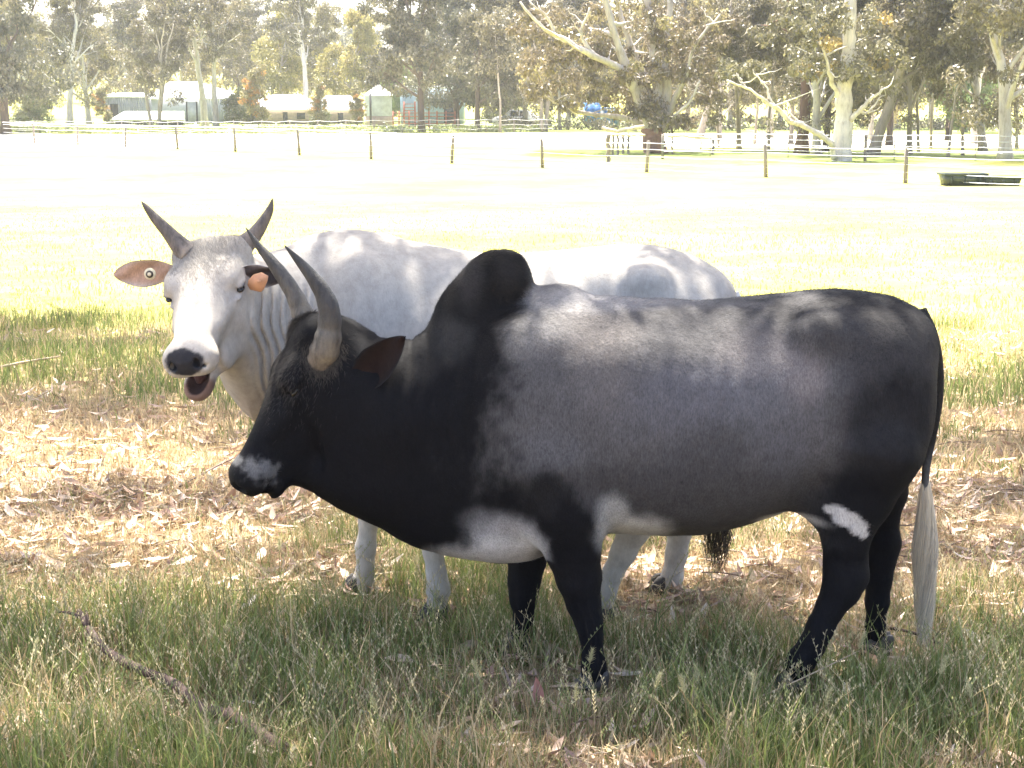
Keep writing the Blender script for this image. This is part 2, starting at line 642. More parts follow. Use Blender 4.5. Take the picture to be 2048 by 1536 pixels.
TREES = [
    # kind, px, Y, scale, rz, label
    ('dense', 12, 122, 1.12, .3, 'broad dark evergreen gum filling the left edge of the view'),
    ('slim', -70, 150, 1.0, None, 'gum tree just past the left edge behind the dark evergreen'),
    ('open', 140, 152, .95, 1.0, 'brownish gum with pale forked trunk next to the dark left tree'),
    ('mixed', 178, 158, 1.0, 2.2, 'yellow tipped gum left of the grey shed'),
    ('multi', 312, 140, .86, .5, 'many stemmed gum in front of the white awning roof'),
    ('open', 410, 146, 1.0, 3.9, 'pale trunked gum in front of the right end of the grey shed'),
    ('mixed', 368, 190, 1.1, .4, 'tall yellowish gum rising behind the grey shed roof'),
    ('open', 432, 142, .85, 5.1, 'thick grey trunked gum beside the right corner of the grey shed'),
    ('yellow', 560, 176, 1.35, 1.5, 'yellow green gum behind the left brown shed'),
    ('brown', 250, 185, 1.05, 2.6, 'brown leaved gum behind the left wall of the grey shed'),
    ('open', 612, 165, .95, 2.0, 'slender gum rising between the two brown shed roofs'),
    ('yellow', 700, 172, 1.25, .2, 'round yellow green tree behind the round tank'),
    ('tall', 480, 205, .95, 3.3, 'dark tall gum far behind the gap between the sheds'),
    ('green', 783, 168, .95, 1.2, 'bright green bushy tree between the tank and the blue grey shed'),
    ('tall', 843, 126, .98, 5.0, 'tall dark trunked gum in front of the blue grey shed'),
    ('dense', 912, 140, .92, 2.9, 'dense dark gum right of the tall dark trunk'),
    ('tall', 955, 128, .80, 1.1, 'narrow dark gum left of the white stemmed sapling'),
    ('spindle', 1000, 122, 1.2, 4.2, 'thin white stemmed gum in the middle of the tree line'),
    ('brown', 1052, 138, .95, .9, 'brown leaved gum behind the end of the white fence tape'),
    ('multi', 1085, 126, .78, 2.1, 'low many stemmed gum left of the blue container'),
    ('brown', 1135, 152, 1.05, 3.1, 'broad brown gum behind the blue container'),
    ('brown', 1215, 165, .95, .1, 'brown gum behind the pen with the big tree'),
    ('mixed', 1268, 128, .85, 4.7, 'yellowish gum directly behind the big fenced tree'),
    ('brown', 1372, 132, .95, 2.4, 'brownish gum just right of the big fenced tree'),
    ('lean', 1398, 104, .80, .1, 'small leaning gum right of the pen rail'),
    ('slim', 1478, 88, .74, 3.6, 'grey leaning gum between the pen and the red trunk'),
    ('spindle', 1537, 86, 1.05, .8, 'thin grey gum between the leaning gum and the red trunk'),
    ('red', 1602, 82, .92, 1.9, 'tall gum with dark reddish trunk'),
    ('pale', 1632, 80, .62, 4.6, 'slim pale trunked gum touching the right side of the reddish trunk'),
    ('tall', 1652, 84, .66, 2.2, 'dark slender trunk between the pale gum and the white trunked gum'),
    ('lean', 1745, 79, .88, -.1, 'grey gum leaning strongly right beside the white trunked gum'),
    ('slim', 1818, 80, .78, 4.0, 'slim dark trunked gum behind the short wood fence post'),
    ('spindle', 1838, 82, 1.1, 2.0, 'thin pale gum close right of the slim dark trunk'),
    ('spindle', 1895, 76, .95, 5.5, 'thin crooked gum behind the left end of the troughs'),
    ('spindle', 1926, 78, 1.0, 3.0, 'second thin crooked gum behind the troughs'),
    ('lean', 1966, 84, .70, 1.9, 'forked gum left of the stout right hand trunk'),
    ('pale', 2010, 72, .80, 3.4, 'stout grey gum behind the right end of the troughs'),
    ('brown', 2062, 76, .80, .6, 'leafy gum at the right edge of the view'),
    ('mixed', 1560, 140, .95, 3.0, 'yellowish gum across the pale track behind the red trunk'),
    ('brown', 1460, 146, 1.0, 4.4, 'brown gum across the track left of the orange foliage'),
    ('mixed', 1690, 150, .85, 5.9, 'bushy gum across the track behind the white trunked gum'),
    ('green', 1895, 108, 1.35, 1.1, 'light green leafy tree beyond the thin crooked gums'),
    ('mixed', 1790, 138, .9, .4, 'spreading gum across the track behind the leaning grey gum'),
    ('brown', 1990, 150, 1.0, 1.7, 'brown gum across the track near the right edge'),
    ('slim', 1700, 118, .85, 1.0, 'slim gum on the near side of the far hedge line'),
    ('multi', 1330, 150, .95, 3.8, 'many stemmed gum far behind the right pen rail'),
    ('mixed', 60, 176, 1.0, 2.0, 'yellowish gum behind the dark evergreen at the left'),
    ('slim', 520, 196, 1.05, 1.4, 'olive gum far behind the orange tipped sapling'),
    ('mixed', 640, 200, .95, 3.5, 'yellowish gum far behind the smaller brown shed'),
    ('brown', 905, 178, 1.0, .9, 'brown gum rising behind the right end of the blue grey shed'),
    ('slim', 820, 190, .9, 4.0, 'olive gum behind the blue grey shed'),
    ('dense', 1030, 175, .95, 1.9, 'dark bushy gum far behind the parked car'),
    ('brown', 1120, 134, .62, .8, 'low brown gum left of the blue container'),
    ('open', 1540, 112, .72, 2.5, 'olive gum between the orange foliage and the reddish trunk'),
    ('brown', 1440, 106, .62, 1.1, 'brown gum with hanging foliage beside the orange leaves'),
    ('mixed', 1740, 108, .66, 5.2, 'low yellow green gum behind the leaning grey trunk'),
    ('slim', 1930, 128, .95, .3, 'olive gum behind the light green leafy tree'),
    ('brown', 1860, 150, 1.0, 4.1, 'brown gum on the far side of the track behind the crooked gums'),
    ('open', 1600, 170, 1.0, 2.7, 'pale limbed gum deep behind the tall reddish trunk'),
    ('spindle', 1438, 92, 1.0, 2.2, 'thin gum stem just right of the pen end post'),
    ('spindle', 1508, 95, 1.05, 4.9, 'thin gum stem behind the long bare sweeping branch'),
    ('slim', 1582, 98, .72, .9, 'slim gum left of the base of the reddish trunk'),
    ('tall', 1778, 96, .70, 2.6, 'dark slim gum behind the second leaning grey trunk'),
    ('spindle', 1862, 90, 1.1, 1.0, 'thin dark gum stem between the wood post and the crooked gums'),
    ('open', 1948, 100, .72, 5.0, 'pale limbed gum behind the middle of the troughs'),
    ('spindle', 2034, 88, 1.15, 3.1, 'thin gum stem near the right edge of the view'),
    ('brown', 2050, 120, .9, 2.0, 'brown gum across the track at the right edge'),
]
for kd, px, Y, sc_, rz, lb in TREES:
    place_tree(kd, px, Y, lb, sc_, rz)

SMALL = [
    ('sapling', 517, 132, 1.15, 'slim sapling with orange tips right of the grey shed'),
    ('sapling', 640, 136, .85, 'small pale sapling before the second brown shed wall'),
    ('sapling', 714, 134, .8, 'yellowish sapling just left of the round tank'),
    ('bush', 484, 142, 1.25, 'dark green bush at the corner of the brown shed'),
    ('bush', 70, 142, 1.3, 'low green bush beside the dark left tree'),
    ('sapling', 208, 146, .8, 'yellow sapling against the left end of the grey shed'),
    ('bush', 1008, 150, 1.5, 'rounded green bush at the end of the track'),
    ('bush', 640, 138, .7, 'pale weed clump beside the brown shed'),
]
for kd, px, Y, sc_, lb in SMALL:
    place_tree(kd, px, Y, lb, sc_, None, 'sapling' if kd == 'sapling' else 'bush', 'sapling' if kd == 'sapling' else 'bush', 'young trees and bushes by the sheds')

# far hedge of bushes beyond the track (reads as one mass) and the wooded hill
r = np.random.default_rng(21)
cx, cy = [], []
for q in range(150):
    Y = r.uniform(131, 140)
    px = r.uniform(1000, 2100)
    cx.append((px - 1024) / FPX * Y)
    cy.append(Y)
cen = np.stack([cx, cy, gz(np.array(cx), np.array(cy)) + r.uniform(.1, .8, 150)], 1)
V, Q, C = leaf_cloud(cen, r.uniform(.5, 1.1, 150), 90, .26, DK1, OL2, r)
link('hedge_scrub', mesh_np('hedge_scrub', V, None, C, Q, smooth=False), M['leaf'], kind='stuff', label='scrubby undergrowth along the far side of the pale track')
cen = []
for q in range(420):
    Y = r.uniform(123, 134)
    x = (r.uniform(-60, 1080) - 1024) / FPX * Y
    cen.append((x, Y, float(gz(x, Y)) + r.uniform(0, .22)))
V, Q, C = leaf_cloud(np.array(cen), r.uniform(.35, .8, 420), 46, .22, (.12, .16, .05), (.30, .32, .13), r)
link('tall_weeds', mesh_np('tall_weeds', V, None, C, Q, smooth=False), M['leaf'], kind='stuff', label='tall green weeds along the fence before the sheds')
cen, rd = [], []
for q in range(900):
    Y = 230 * (1300 / 230) ** r.random()
    px = r.uniform(-150, 2200)
    x = (px - 1024) / FPX * Y
    if px > 1250 and Y < 420:
        continue
    h = r.uniform(6, 13)
    z = float(gz(x, Y))
    for u in range(3):
        cen.append((x + r.normal(0, 2.5), Y + r.normal(0, 2), z + h * r.uniform(.4, 1)))
        rd.append(r.uniform(2.0, 3.8))
V, Q, C = leaf_cloud(np.array(cen), np.array(rd), 28, 1.7, DK1, OL2, r)
link('far_wood', mesh_np('far_wood', V, None, C, Q, smooth=False), M['leaf'], kind='stuff', label='wooded hillside far beyond the sheds')


# ------------------------------------------------------------------ named special trees
def tubes_tree(name, base_px, Y, paths, label, bark, crown_pts, crown_r, per, leaf, leaf2, size, top=None, seed=1, group=None, crown_d=4.0, back=0.0, basebark=None):
    """tree whose limbs are given as photo positions; the depth of each limb point is spread by dy"""
    r = np.random.default_rng(seed)
    base = gp(*base_px) if Y is None else un(base_px[0], base_px[1], Y)
    base[2] = float(gz(base[0], base[1]))
    t = empty(name, tuple(base), label, 'tree', group)
    b = MB()
    ca, cb = map(np.array, BARK[bark])
    for pts, r0, r1 in paths:
        P = np.array([un(p[0], p[1], base[1] + (p[2] if len(p) > 2 else 0)) for p in pts]) - base
        P = spline(P, max(8, len(P) * 4))
        n = len(P)
        P += r.normal(0, .02, P.shape)
        k = np.clip(r.normal(.7, .25, n), 0, 1)[:, None]
        cc = cb * (1 - k) + ca * k
        if basebark and r1 > .5:
            cc = cc * 0 + np.array(BARK[basebark][0]) * (.7 + .5 * k)
        b.tube(P, np.linspace(r0, r1, n) * (1 + .08 * r.normal(size=n)), 10, cc)
        if r1 < .17:
            for q in range(7 if r0 > .2 else 3):
                s = P[r.integers(n // 3, n)]
                d = r.normal(0, 1, 3)
                d[2] = abs(d[2]) * .6
                L = s + d * np.linspace(0, r.uniform(.5, 1.1), 5)[:, None] + np.cumsum(r.normal(0, .06, (5, 3)), 0)
                b.tube(L, np.linspace(max(r1, .03), .008, 5), 5, ca * .9, cap=False)
    link('trunk', b.mesh('trunk'), M['bark'], t)
    cen = []
    rd = []
    for (x, y, rx, ry, num) in crown_pts:
        for q in range(num):
            a = r.random() * 6.28
            k = math.sqrt(r.random())
            p = un(x + rx * k * math.cos(a), y + ry * k * math.sin(a), base[1] + r.uniform(-crown_d, crown_d) + back) - base
            cen.append(p)
            rd.append(crown_r * r.uniform(.5, 1.2))
            if q % 4 == 0:
                b2 = p
    V, Q, C = leaf_cloud(np.array(cen), np.array(rd), per, size, leaf, leaf2, r, topcol=top)
    link('crown', mesh_np('crown', V, None, C, Q, smooth=False), M['leaf'], t)
    return t


tubes_tree('big_gum_tree', (1312, 306), None, [
    ([(1312, 310), (1308, 285), (1305, 262), (1312, 245)], .62, .52),
    ([(1306, 262), (1290, 225, -.3), (1262, 160, -.6), (1235, 85, -1), (1205, -20, -1.3)], .36, .14),
    ([(1300, 240), (1275, 160), (1240, 135, -1), (1180, 108, -2), (1135, 82, -2.4), (1085, 55, -2.8), (1040, 5, -3)], .24, .06),
    ([(1190, 112, -1.8), (1170, 85, -2), (1162, 60, -2.2), (1180, 15, -2.4)], .12, .05),
    ([(1110, 70, -2.4), (1095, 35, -2.6), (1060, 5, -2.8)], .09, .04),
    ([(1315, 258), (1318, 200, .3), (1310, 120, .5), (1300, 40, .5), (1290, -40, .6)], .34, .16),
    ([(1322, 255), (1335, 190, .3), (1330, 110, .4), (1338, 30, .2), (1345, -40, .2)], .26, .12),
    ([(1326, 250), (1350, 200, -.5), (1372, 150, -1), (1390, 90, -1.2), (1440, 30, -1.5)], .18, .05),
    ([(1300, 250), (1240, 235, .5), (1180, 228, 1), (1130, 215, 1.2), (1085, 185, 1.4), (1040, 140, 1.5)], .15, .05),
    ([(1108, 200, 1.3), (1085, 160, 1.2), (1068, 130, 1.1)], .06, .03),
    ([(1310, 250), (1285, 150, 1), (1255, 70, 1.2), (1225, -30, 1.2)], .22, .10),
    ([(1325, 262), (1345, 235, -1.3), (1378, 205, -1.6), (1400, 160, -1.7)], .12, .04),
], 'very large many limbed gum inside the wooden pole pen', 'limb',
    [(1200, 60, 180, 60, 70), (1120, 150, 100, 60, 40), (1340, 150, 95, 90, 54), (1260, 215, 70, 40, 14), (1390, 60, 90, 60, 30), (1330, 235, 50, 20, 12), (1240, 120, 100, 60, 20)],
    .62, 100, BR1, (.30, .24, .14), .24, top=((.32, .28, .13), .08), seed=5, crown_d=3.6, back=1.8, basebark='red')

tubes_tree('white_gum_tree', (1685, 322), None, [
    ([(1684, 328), (1684, 290), (1688, 240), (1688, 200), (1692, 150), (1698, 90), (1700, 30), (1704, -40)], .46, .24),
    ([(1683, 205, 0), (1672, 180, -.2), (1660, 150, -.5), (1650, 110, -.8), (1630, 50, -1)], .14, .05),
    ([(1668, 318, -.3), (1664, 290, -.6), (1640, 270, -1), (1600, 248, -1.4), (1580, 242, -1.5), (1560, 222, -1.6), (1530, 200, -1.8), (1495, 178, -2), (1455, 160, -2.2)], .16, .045),
    ([(1495, 178, -2), (1484, 165, -2), (1480, 155, -2)], .035, .015),
    ([(1545, 210, -1.7), (1530, 170, -1.5), (1510, 150, -1.4), (1505, 140, -1.4)], .05, .02),
    ([(1700, 240, -.2), (1720, 220, -.5), (1745, 195, -.6), (1765, 180, -.8)], .13, .05),
    ([(1720, 222, -.4), (1735, 225, -.3), (1765, 190, 0)], .06, .03),
], 'thick smooth white trunked gum with a long bare branch sweeping left', 'pale',
    [(1700, 80, 100, 70, 36), (1640, 120, 60, 40, 12), (1700, 150, 45, 30, 6), (1480, 135, 45, 22, 9), (1760, 130, 60, 50, 16), (1620, 30, 70, 40, 12)],
    .50, 100, OL1, (.26, .24, .13), .22, top=((.36, .27, .09), .09), seed=9, crown_d=2.6, back=1.0)

# ------------------------------------------------------------------ sheds and yard things
M['steel'] = simple('weathered_grey_steel', (.26, .28, .32), .6, .0, .12, 3, .05)
M['roof'] = simple('pale_roof_iron', (.75, .75, .74), .5, .0, .06, 2, .05)
M['brown_wall'] = simple('brown_shed_wall', (.26, .20, .16), .8, 0, .2, 3, .1)
M['bluegrey'] = simple('blue_grey_steel', (.24, .32, .42), .6, 0, .1, 3, .05)
M['blue'] = simple('blue_painted_steel', (.04, .16, .42), .45, 0, .15, 3, .05)
M['rust'] = simple('rusty_red_steel', (.26, .09, .06), .8, 0, .3, 8, .1)
M['darkopen'] = simple('dark_opening', (.03, .03, .035), .8, 0, .2, 4, 0)
M['wood'] = simple('weathered_post_wood', (.17, .145, .125), .9, 0, .45, 9, .6, (1, 1, .15), .01)
M['polewood'] = simple('bleached_pole_wood', (.45, .37, .28), .9, 0, .35, 9, .5, (1, 1, .3), .01)
M['tape'] = simple('white_fence_tape', (.8, .8, .78), .6, 0, .05, 8, 0)
M['wire'] = simple('galvanised_wire', (.55, .56, .58), .4, .6, .1, 8, 0)
M['trough'] = simple('dark_green_plastic', (.020, .032, .026), .45, 0, .3, 6, .1)
M['tankiron'] = simple('corrugated_tank_iron', (.33, .34, .37), .6, 0, .2, 2, .1)


def pbox(b, px0, px1, py0, py1, Y, depth):
    """box whose front face spans the given photo rectangle at depth Y"""
    a = un(px0, py1, Y)
    c = un(px1, py0, Y)
    b.box((a[0], Y, a[2]), (c[0], Y + depth, c[2]))


def part(parent, name, mat, fn, smooth=False):
    b = MB()
    fn(b)
    me = b.mesh(name, smooth)
    o = link(name, me, mat, parent)
    base = np.array(parent.location)
    me.transform(Matrix.Translation(Vector(-base)))
    return o


def ribs(px0, px1, py0, py1, Y, n, d=.05):
    def f(b):
        for k in range(n):
            x = px0 + (px1 - px0) * (k + .5) / n
            pbox(b, x - .45, x + .45, py0, py1, Y - d, d + .01)
    return f


def hip(b, px0, px1, pye, pxr0, pxr1, pyr, Y, depth, over=.3):
    """hipped roof: eaves at pye from px0..px1, ridge at pyr from pxr0..pxr1 half way back"""
    a = un(px0, pye, Y)
    c = un(px1, pye, Y)
    z = a[2]
    ym = Y + depth / 2
    r0 = un(pxr0, pyr, ym)
    r1 = un(pxr1, pyr, ym)
    y0, y1 = Y - over, Y + depth + over
    V = [(a[0] - over, y0, z), (c[0] + over, y0, z), (c[0] + over, y1, z), (a[0] - over, y1, z), tuple(r0), tuple(r1),
         (a[0] - over, y0, z - .12), (c[0] + over, y0, z - .12), (c[0] + over, y1, z - .12), (a[0] - over, y1, z - .12)]
    b.add(V, [[0, 1, 5, 4], [2, 3, 4, 5], [6, 9, 8, 7], [0, 6, 7, 1], [1, 7, 8, 2], [2, 8, 9, 3], [3, 9, 6, 0]], [[1, 2, 5], [3, 0, 4]])


def building(name, px, Y, label, cat='shed', group=None):
    p = un(px, 245, Y)
    return empty(name, (p[0], Y, float(gz(p[0], Y))), label, cat, group)


Ys = 160
A = building('grey_shed', 260, Ys, 'long low grey steel shed left of the white roofed one')
part(A, 'wall', M['steel'], lambda b: pbox(b, 212, 298, 193, 249, Ys, 6))
part(A, 'roof', M['roof'], lambda b: hip(b, 212, 298, 192.5, 225, 290, 186, Ys, 6))
part(A, 'door', M['darkopen'], lambda b: pbox(b, 222, 236, 208, 249, Ys - .06, .055))
part(A, 'wall_rib', M['steel'], ribs(213, 297, 194, 248, Ys, 20))['kind'] = 'stuff'
B = building('white_roofed_shed', 370, 156, 'grey steel shed with bright white hipped roof')
part(B, 'wall', M['steel'], lambda b: pbox(b, 304, 455, 196, 249, 156, 9))
part(B, 'roof', M['roof'], lambda b: hip(b, 302, 457, 195.5, 340, 396, 163, 156, 9))
part(B, 'door', M['darkopen'], lambda b: pbox(b, 373, 375.5, 203, 249, 156 - .06, .055))
part(B, 'door', M['darkopen'], lambda b: pbox(b, 392, 394.5, 203, 249, 156 - .06, .055))
part(B, 'door_panel', M['steel'], lambda b: pbox(b, 376, 391.5, 204, 249, 156 - .1, .095))
part(B, 'wall_rib', M['steel'], ribs(398, 454, 197, 248, 156, 12))['kind'] = 'stuff'
B = building('open_awning', 300, 150, 'low white awning roof on thin posts before the grey shed', 'awning')


def awn(b):
    a = un(226, 238, 148)
    c = un(372, 223, 148)
    b.add([(a[0], 147, a[2]), (c[0], 147, a[2]), (c[0] - .6, 150, c[2]), (a[0] + .6, 150, c[2]),
           (a[0], 147, a[2] - .12), (c[0], 147, a[2] - .12), (c[0] - .6, 150, c[2] - .12), (a[0] + .6, 150, c[2] - .12)],
          [[0, 1, 2, 3], [4, 7, 6, 5], [0, 4, 5, 1], [1, 5, 6, 2], [2, 6, 7, 3], [3, 7, 4, 0]])


part(B, 'roof', M['roof'], awn)
for px in (229, 264, 300, 335, 369):
    part(B, 'post', M['steel'], lambda b: pbox(b, px - .8, px + .8, 238, 253, 147.1, .1))
part(B, 'back_wall', M['darkopen'], lambda b: pbox(b, 230, 368, 239, 252, 149.8, .1))
B = building('brown_shed', 560, 154, 'brown walled shed with white hipped roof behind the orange sapling')
part(B, 'wall', M['brown_wall'], lambda b: pbox(b, 470, 628, 218, 251, 154, 8))
part(B, 'roof', M['roof'], lambda b: hip(b, 468, 630, 217.5, 548, 600, 189, 154, 8))
part(B, 'window', M['darkopen'], lambda b: pbox(b, 508, 524, 226, 238, 154 - .05, .045))
part(B, 'door', M['darkopen'], lambda b: pbox(b, 566, 575, 224, 251, 154 - .05, .045))
part(B, 'window', M['darkopen'], lambda b: pbox(b, 594, 610, 226, 238, 154 - .05, .045))
B = building('brown_shed', 670, 157, 'smaller brown shed with white roof next to the round tank')
part(B, 'wall', M['brown_wall'], lambda b: pbox(b, 634, 712, 219, 251, 157, 7))
part(B, 'roof', M['roof'], lambda b: hip(b, 632, 714, 218.5, 652, 700, 191, 157, 7))
part(B, 'door', M['darkopen'], lambda b: pbox(b, 676, 686, 226, 251, 157 - .05, .045))
B = building('water_tank', 757, 146, 'round corrugated water tank with white conical roof', 'tank')


def cyl(b, px, py0, py1, rpx, Y, n=40, cone=None, rings=1):
    a = un(px, py1, Y)
    t = un(px, py0, Y)
    R = abs(un(px + rpx, py0, Y)[0] - t[0])
    th = np.arange(n) * 2 * math.pi / n
    zs = np.linspace(a[2], t[2], rings * 2 + 1)
    V = []
    for q, z in enumerate(zs):
        rr = R + (.03 if q % 2 else 0)
        V += [(a[0] + rr * math.cos(x), Y + rr * math.sin(x), z) for x in th]
    Q = [[q * n + k, q * n + (k + 1) % n, (q + 1) * n + (k + 1) % n, (q + 1) * n + k] for q in range(len(zs) - 1) for k in range(n)]
    V.append((a[0], Y, zs[-1]))
    T = [[len(V) - 1, (len(zs) - 1) * n + k, (len(zs) - 1) * n + (k + 1) % n] for k in range(n)]
    b.add(V, Q, T)
    if cone:
        pass


def cone(b, px, pye, pyt, rpx, Y, n=40):
    a = un(px, pye, Y)
    t = un(px, pyt, Y)
    R = abs(un(px + rpx, pye, Y)[0] - a[0])
    V = [(a[0] + R * math.cos(x), Y + R * math.sin(x), a[2]) for x in np.arange(n) * 2 * math.pi / n]
    V += [(x, y, z - .1) for x, y, z in V]
    V.append((t[0], Y, t[2]))
    b.add(V, [[k, k + n, (k + 1) % n + n, (k + 1) % n] for k in range(n)], [[2 * n, k, (k + 1) % n] for k in range(n)])


part(B, 'tank_wall', M['tankiron'], lambda b: cyl(b, 757, 190, 232, 27, 146, rings=8), True)
part(B, 'base_wall', M['brown_wall'], lambda b: cyl(b, 757, 232.5, 253, 27.5, 146))
part(B, 'roof', M['roof'], lambda b: cone(b, 757, 189.5, 168, 29, 146))
part(B, 'pipe', M['darkopen'], lambda b: pbox(b, 739.5, 742.5, 187, 253, 144.0, .1))
B = building('blue_grey_shed', 862, 150, 'blue grey steel shed with a flat white roof edge')
part(B, 'wall', M['bluegrey'], lambda b: pbox(b, 801, 925, 177, 249, 150, 8))
part(B, 'roof', M['roof'], lambda b: pbox(b, 797, 930, 172, 176.6, 149.6, 9))
part(B, 'door', M['darkopen'], lambda b: pbox(b, 888, 912, 204, 249, 150 - .06, .055))
part(B, 'wall_rib', M['bluegrey'], ribs(803, 886, 178, 248, 150, 20))['kind'] = 'stuff'
B = building('cattle_yard', 822, 136, 'rusty red steel cattle yard rails before the blue grey shed', 'cattle yard')
for k, px in enumerate((786, 798, 808, 818, 830, 842, 858, 874, 892, 910)):
    top = 203 if k in (2, 4) else 222
    part(B, 'post', M['rust'], lambda b: pbox(b, px - 1.3, px + 1.3, top, 257, 136, .12))
for py in (226, 233, 240, 247):
    part(B, 'rail', M['rust'], lambda b: pbox(b, 786, 910, py - .8, py + .8, 135.95, .05))
for py in (208, 215, 221):
    part(B, 'rail', M['rust'], lambda b: pbox(b, 808, 830, py - .7, py + .7, 135.9, .05))

B = building('shipping_container', 1192, 138, 'bright blue metal container under the trees', 'container')
part(B, 'container_body', M['blue'], lambda b: pbox(b, 1170, 1202, 206, 246, 138, 3))
part(B, 'container_door', M['blue'], lambda b: pbox(b, 1172, 1185.4, 209, 244, 137.94, .055))
part(B, 'container_door', M['blue'], lambda b: pbox(b, 1186.6, 1200, 209, 244, 137.94, .055))
part(B, 'container_rib', M['blue'], ribs(1171, 1201, 207, 208.5, 138, 6))['kind'] = 'stuff'
B = building('shipping_container', 1222, 134, 'lower dull blue container right of the bright blue one', 'container')
part(B, 'container_body', M['bluegrey'], lambda b: pbox(b, 1206, 1238, 218, 251, 134, 3))
part(B, 'container_roof', M['blue'], lambda b: pbox(b, 1205, 1239, 215.5, 217.8, 133.9, 3.2))
part(B, 'container_door', M['blue'], lambda b: pbox(b, 1209, 1221, 221, 249, 133.94, .055))
part(B, 'container_door', M['blue'], lambda b: pbox(b, 1223, 1235, 221, 249, 133.94, .055))

# parked pale utility vehicle seen between the trunks
B = building('parked_car', 1012, 140, 'pale parked car half hidden under the gum trees', 'car')


def carbody(b):
    c0 = un(985, 250, 140)
    s = 140 / FPX
    prof = [(0, .35), (0, .85), (.25, 1.0), (1.0, 1.08), (1.5, 1.6), (3.1, 1.62), (3.8, 1.1), (4.3, 1.0), (4.35, .35)]
    g = float(gz(c0[0], 140))
    V = [(c0[0] + x, 139.2, g + z) for x, z in prof] + [(c0[0] + x, 140.8, g + z) for x, z in prof]
    n = len(prof)
    Q = [[k, (k + 1) % n, (k + 1) % n + n, k + n] for k in range(n)]
    b.add(V, Q, [[0, k + 1, k] for k in range(1, n - 1)] + [[n, n + k, n + k + 1] for k in range(1, n - 1)])


part(B, 'car_body', M['roof'], carbody)


def carwin(x0, x1):
    def f(b):
        c0 = un(985, 250, 140)
        g = float(gz(c0[0], 140))
        b.box((c0[0] + x0, 139.17, g + 1.1), (c0[0] + x1, 139.195, g + 1.5))
    return f


part(B, 'window', M['darkopen'], carwin(1.55, 2.25))
part(B, 'window', M['darkopen'], carwin(2.35, 3.05))
for xx in (.8, 3.5):
    def wh(b):
        c0 = un(985, 250, 140)
        g = float(gz(c0[0], 140))
        b.tube([(c0[0] + xx, 139.15, g + .33), (c0[0] + xx, 139.4, g + .33)], .33, 18)
    part(B, 'wheel', M['darkopen'], wh)

# ------------------------------------------------------------------ front fence
ks = np.arange(12)
pxs = np.array([1805, 1530, 1293, 1083, 902, 745, 603, 478, 363, 260, 163, 80], float)
# projective fit px = (a + b k)/(1 + c k)
AA = np.stack([np.ones(12), ks, -ks * (pxs - 1024)], 1)
sol = np.linalg.lstsq(AA, pxs - 1024, rcond=None)[0]
fa, fb, fc = sol
Z0 = 53.0
fence = empty('wire_fence', (fa * Z0 / FPX, Z0, float(gz(fa * Z0 / FPX, Z0))), 'long post and wire paddock fence with a white top tape crossing the field', 'fence')
fpts = []
for k in range(-4, 13):
    Zk = Z0 * (1 + fc * k)
    x = (fa + fb * k) / (1 + fc * k) * Zk / FPX
    fpts.append((x, Zk, float(gz(x, Zk))))
fpts = np.array(fpts)
base = np.array(fence.location)
for q, p in enumerate(fpts):
    b = MB()
    h = 1.2 + random.uniform(-.05, .07)
    tl = random.uniform(-.09, .09)
    b.tube([(p[0], p[1], p[2] - .1), (p[0] + tl * .5, p[1], p[2] + h * .5), (p[0] + tl, p[1], p[2] + h)], [.075, .07, .065], 9)
    me = b.mesh('post')
    me.transform(Matrix.Translation(Vector(-base)))
    link('post', me, M['wood'], fence)
for hh, rr, mt in ((1.12, .011, 'wire'), (.88, .009, 'wire'), (.62, .009, 'wire'), (.36, .009, 'wire'), (.14, .009, 'wire')):
    P = []
    for q in range(len(fpts) - 1):
        for u in (0, .25, .5, .75):
            p = fpts[q] * (1 - u) + fpts[q + 1] * u
            P.append((p[0], p[1] - .08, p[2] + hh - .04 * math.sin(math.pi * u)))
    b = MB()
    b.tube(P, rr, 4)
    me = b.mesh('wire')
    me.transform(Matrix.Translation(Vector(-base)))
    link('wire', me, M[mt], fence)
P = []
for q in range(7, len(fpts) - 1):
    for u in (0, .25, .5, .75):
        p = fpts[q] * (1 - u) + fpts[q + 1] * u
        P.append((p[0], p[1] - .1, p[2] + 1.24 - .03 * math.sin(math.pi * u)))
b = MB()
b.tube(P, .024, 5)
me = b.mesh('tape')
me.transform(Matrix.Translation(Vector(-base)))
link('tape', me, M['tape'], fence)

# second, farther fence on the left with pale rail and dark droppers
base = un(300, 262, 122)
f2 = empty('rail_fence', (base[0], 122, float(gz(base[0], 122))), 'farther thin fence with slack white rope in front of the sheds', 'fence')
base = np.array(f2.location)
P = []
for q, px in enumerate(range(20, 1100, 56)):
    p = un(px, 262, 122)
    z = float(gz(p[0], 122))
    b = MB()
    b.tube([(p[0], 122, z - .1), (p[0], 122, z + 1.05)], .04, 6)
    me = b.mesh('post')
    me.transform(Matrix.Translation(Vector(-base)))
    link('post', me, M['wood'], f2)
    P.append((p[0], 121.95, z + .98))
    P.append((p[0] + 1.05, 121.95, z + .90))
for dz in (0, -.35, -.65):
    b = MB()
    b.tube(np.array(P) + np.array([0, 0, dz]), .010 if dz == 0 else .008, 4)
    me = b.mesh('rope')
    me.transform(Matrix.Translation(Vector(-base)))
    link('rope', me, M['tape'], f2)

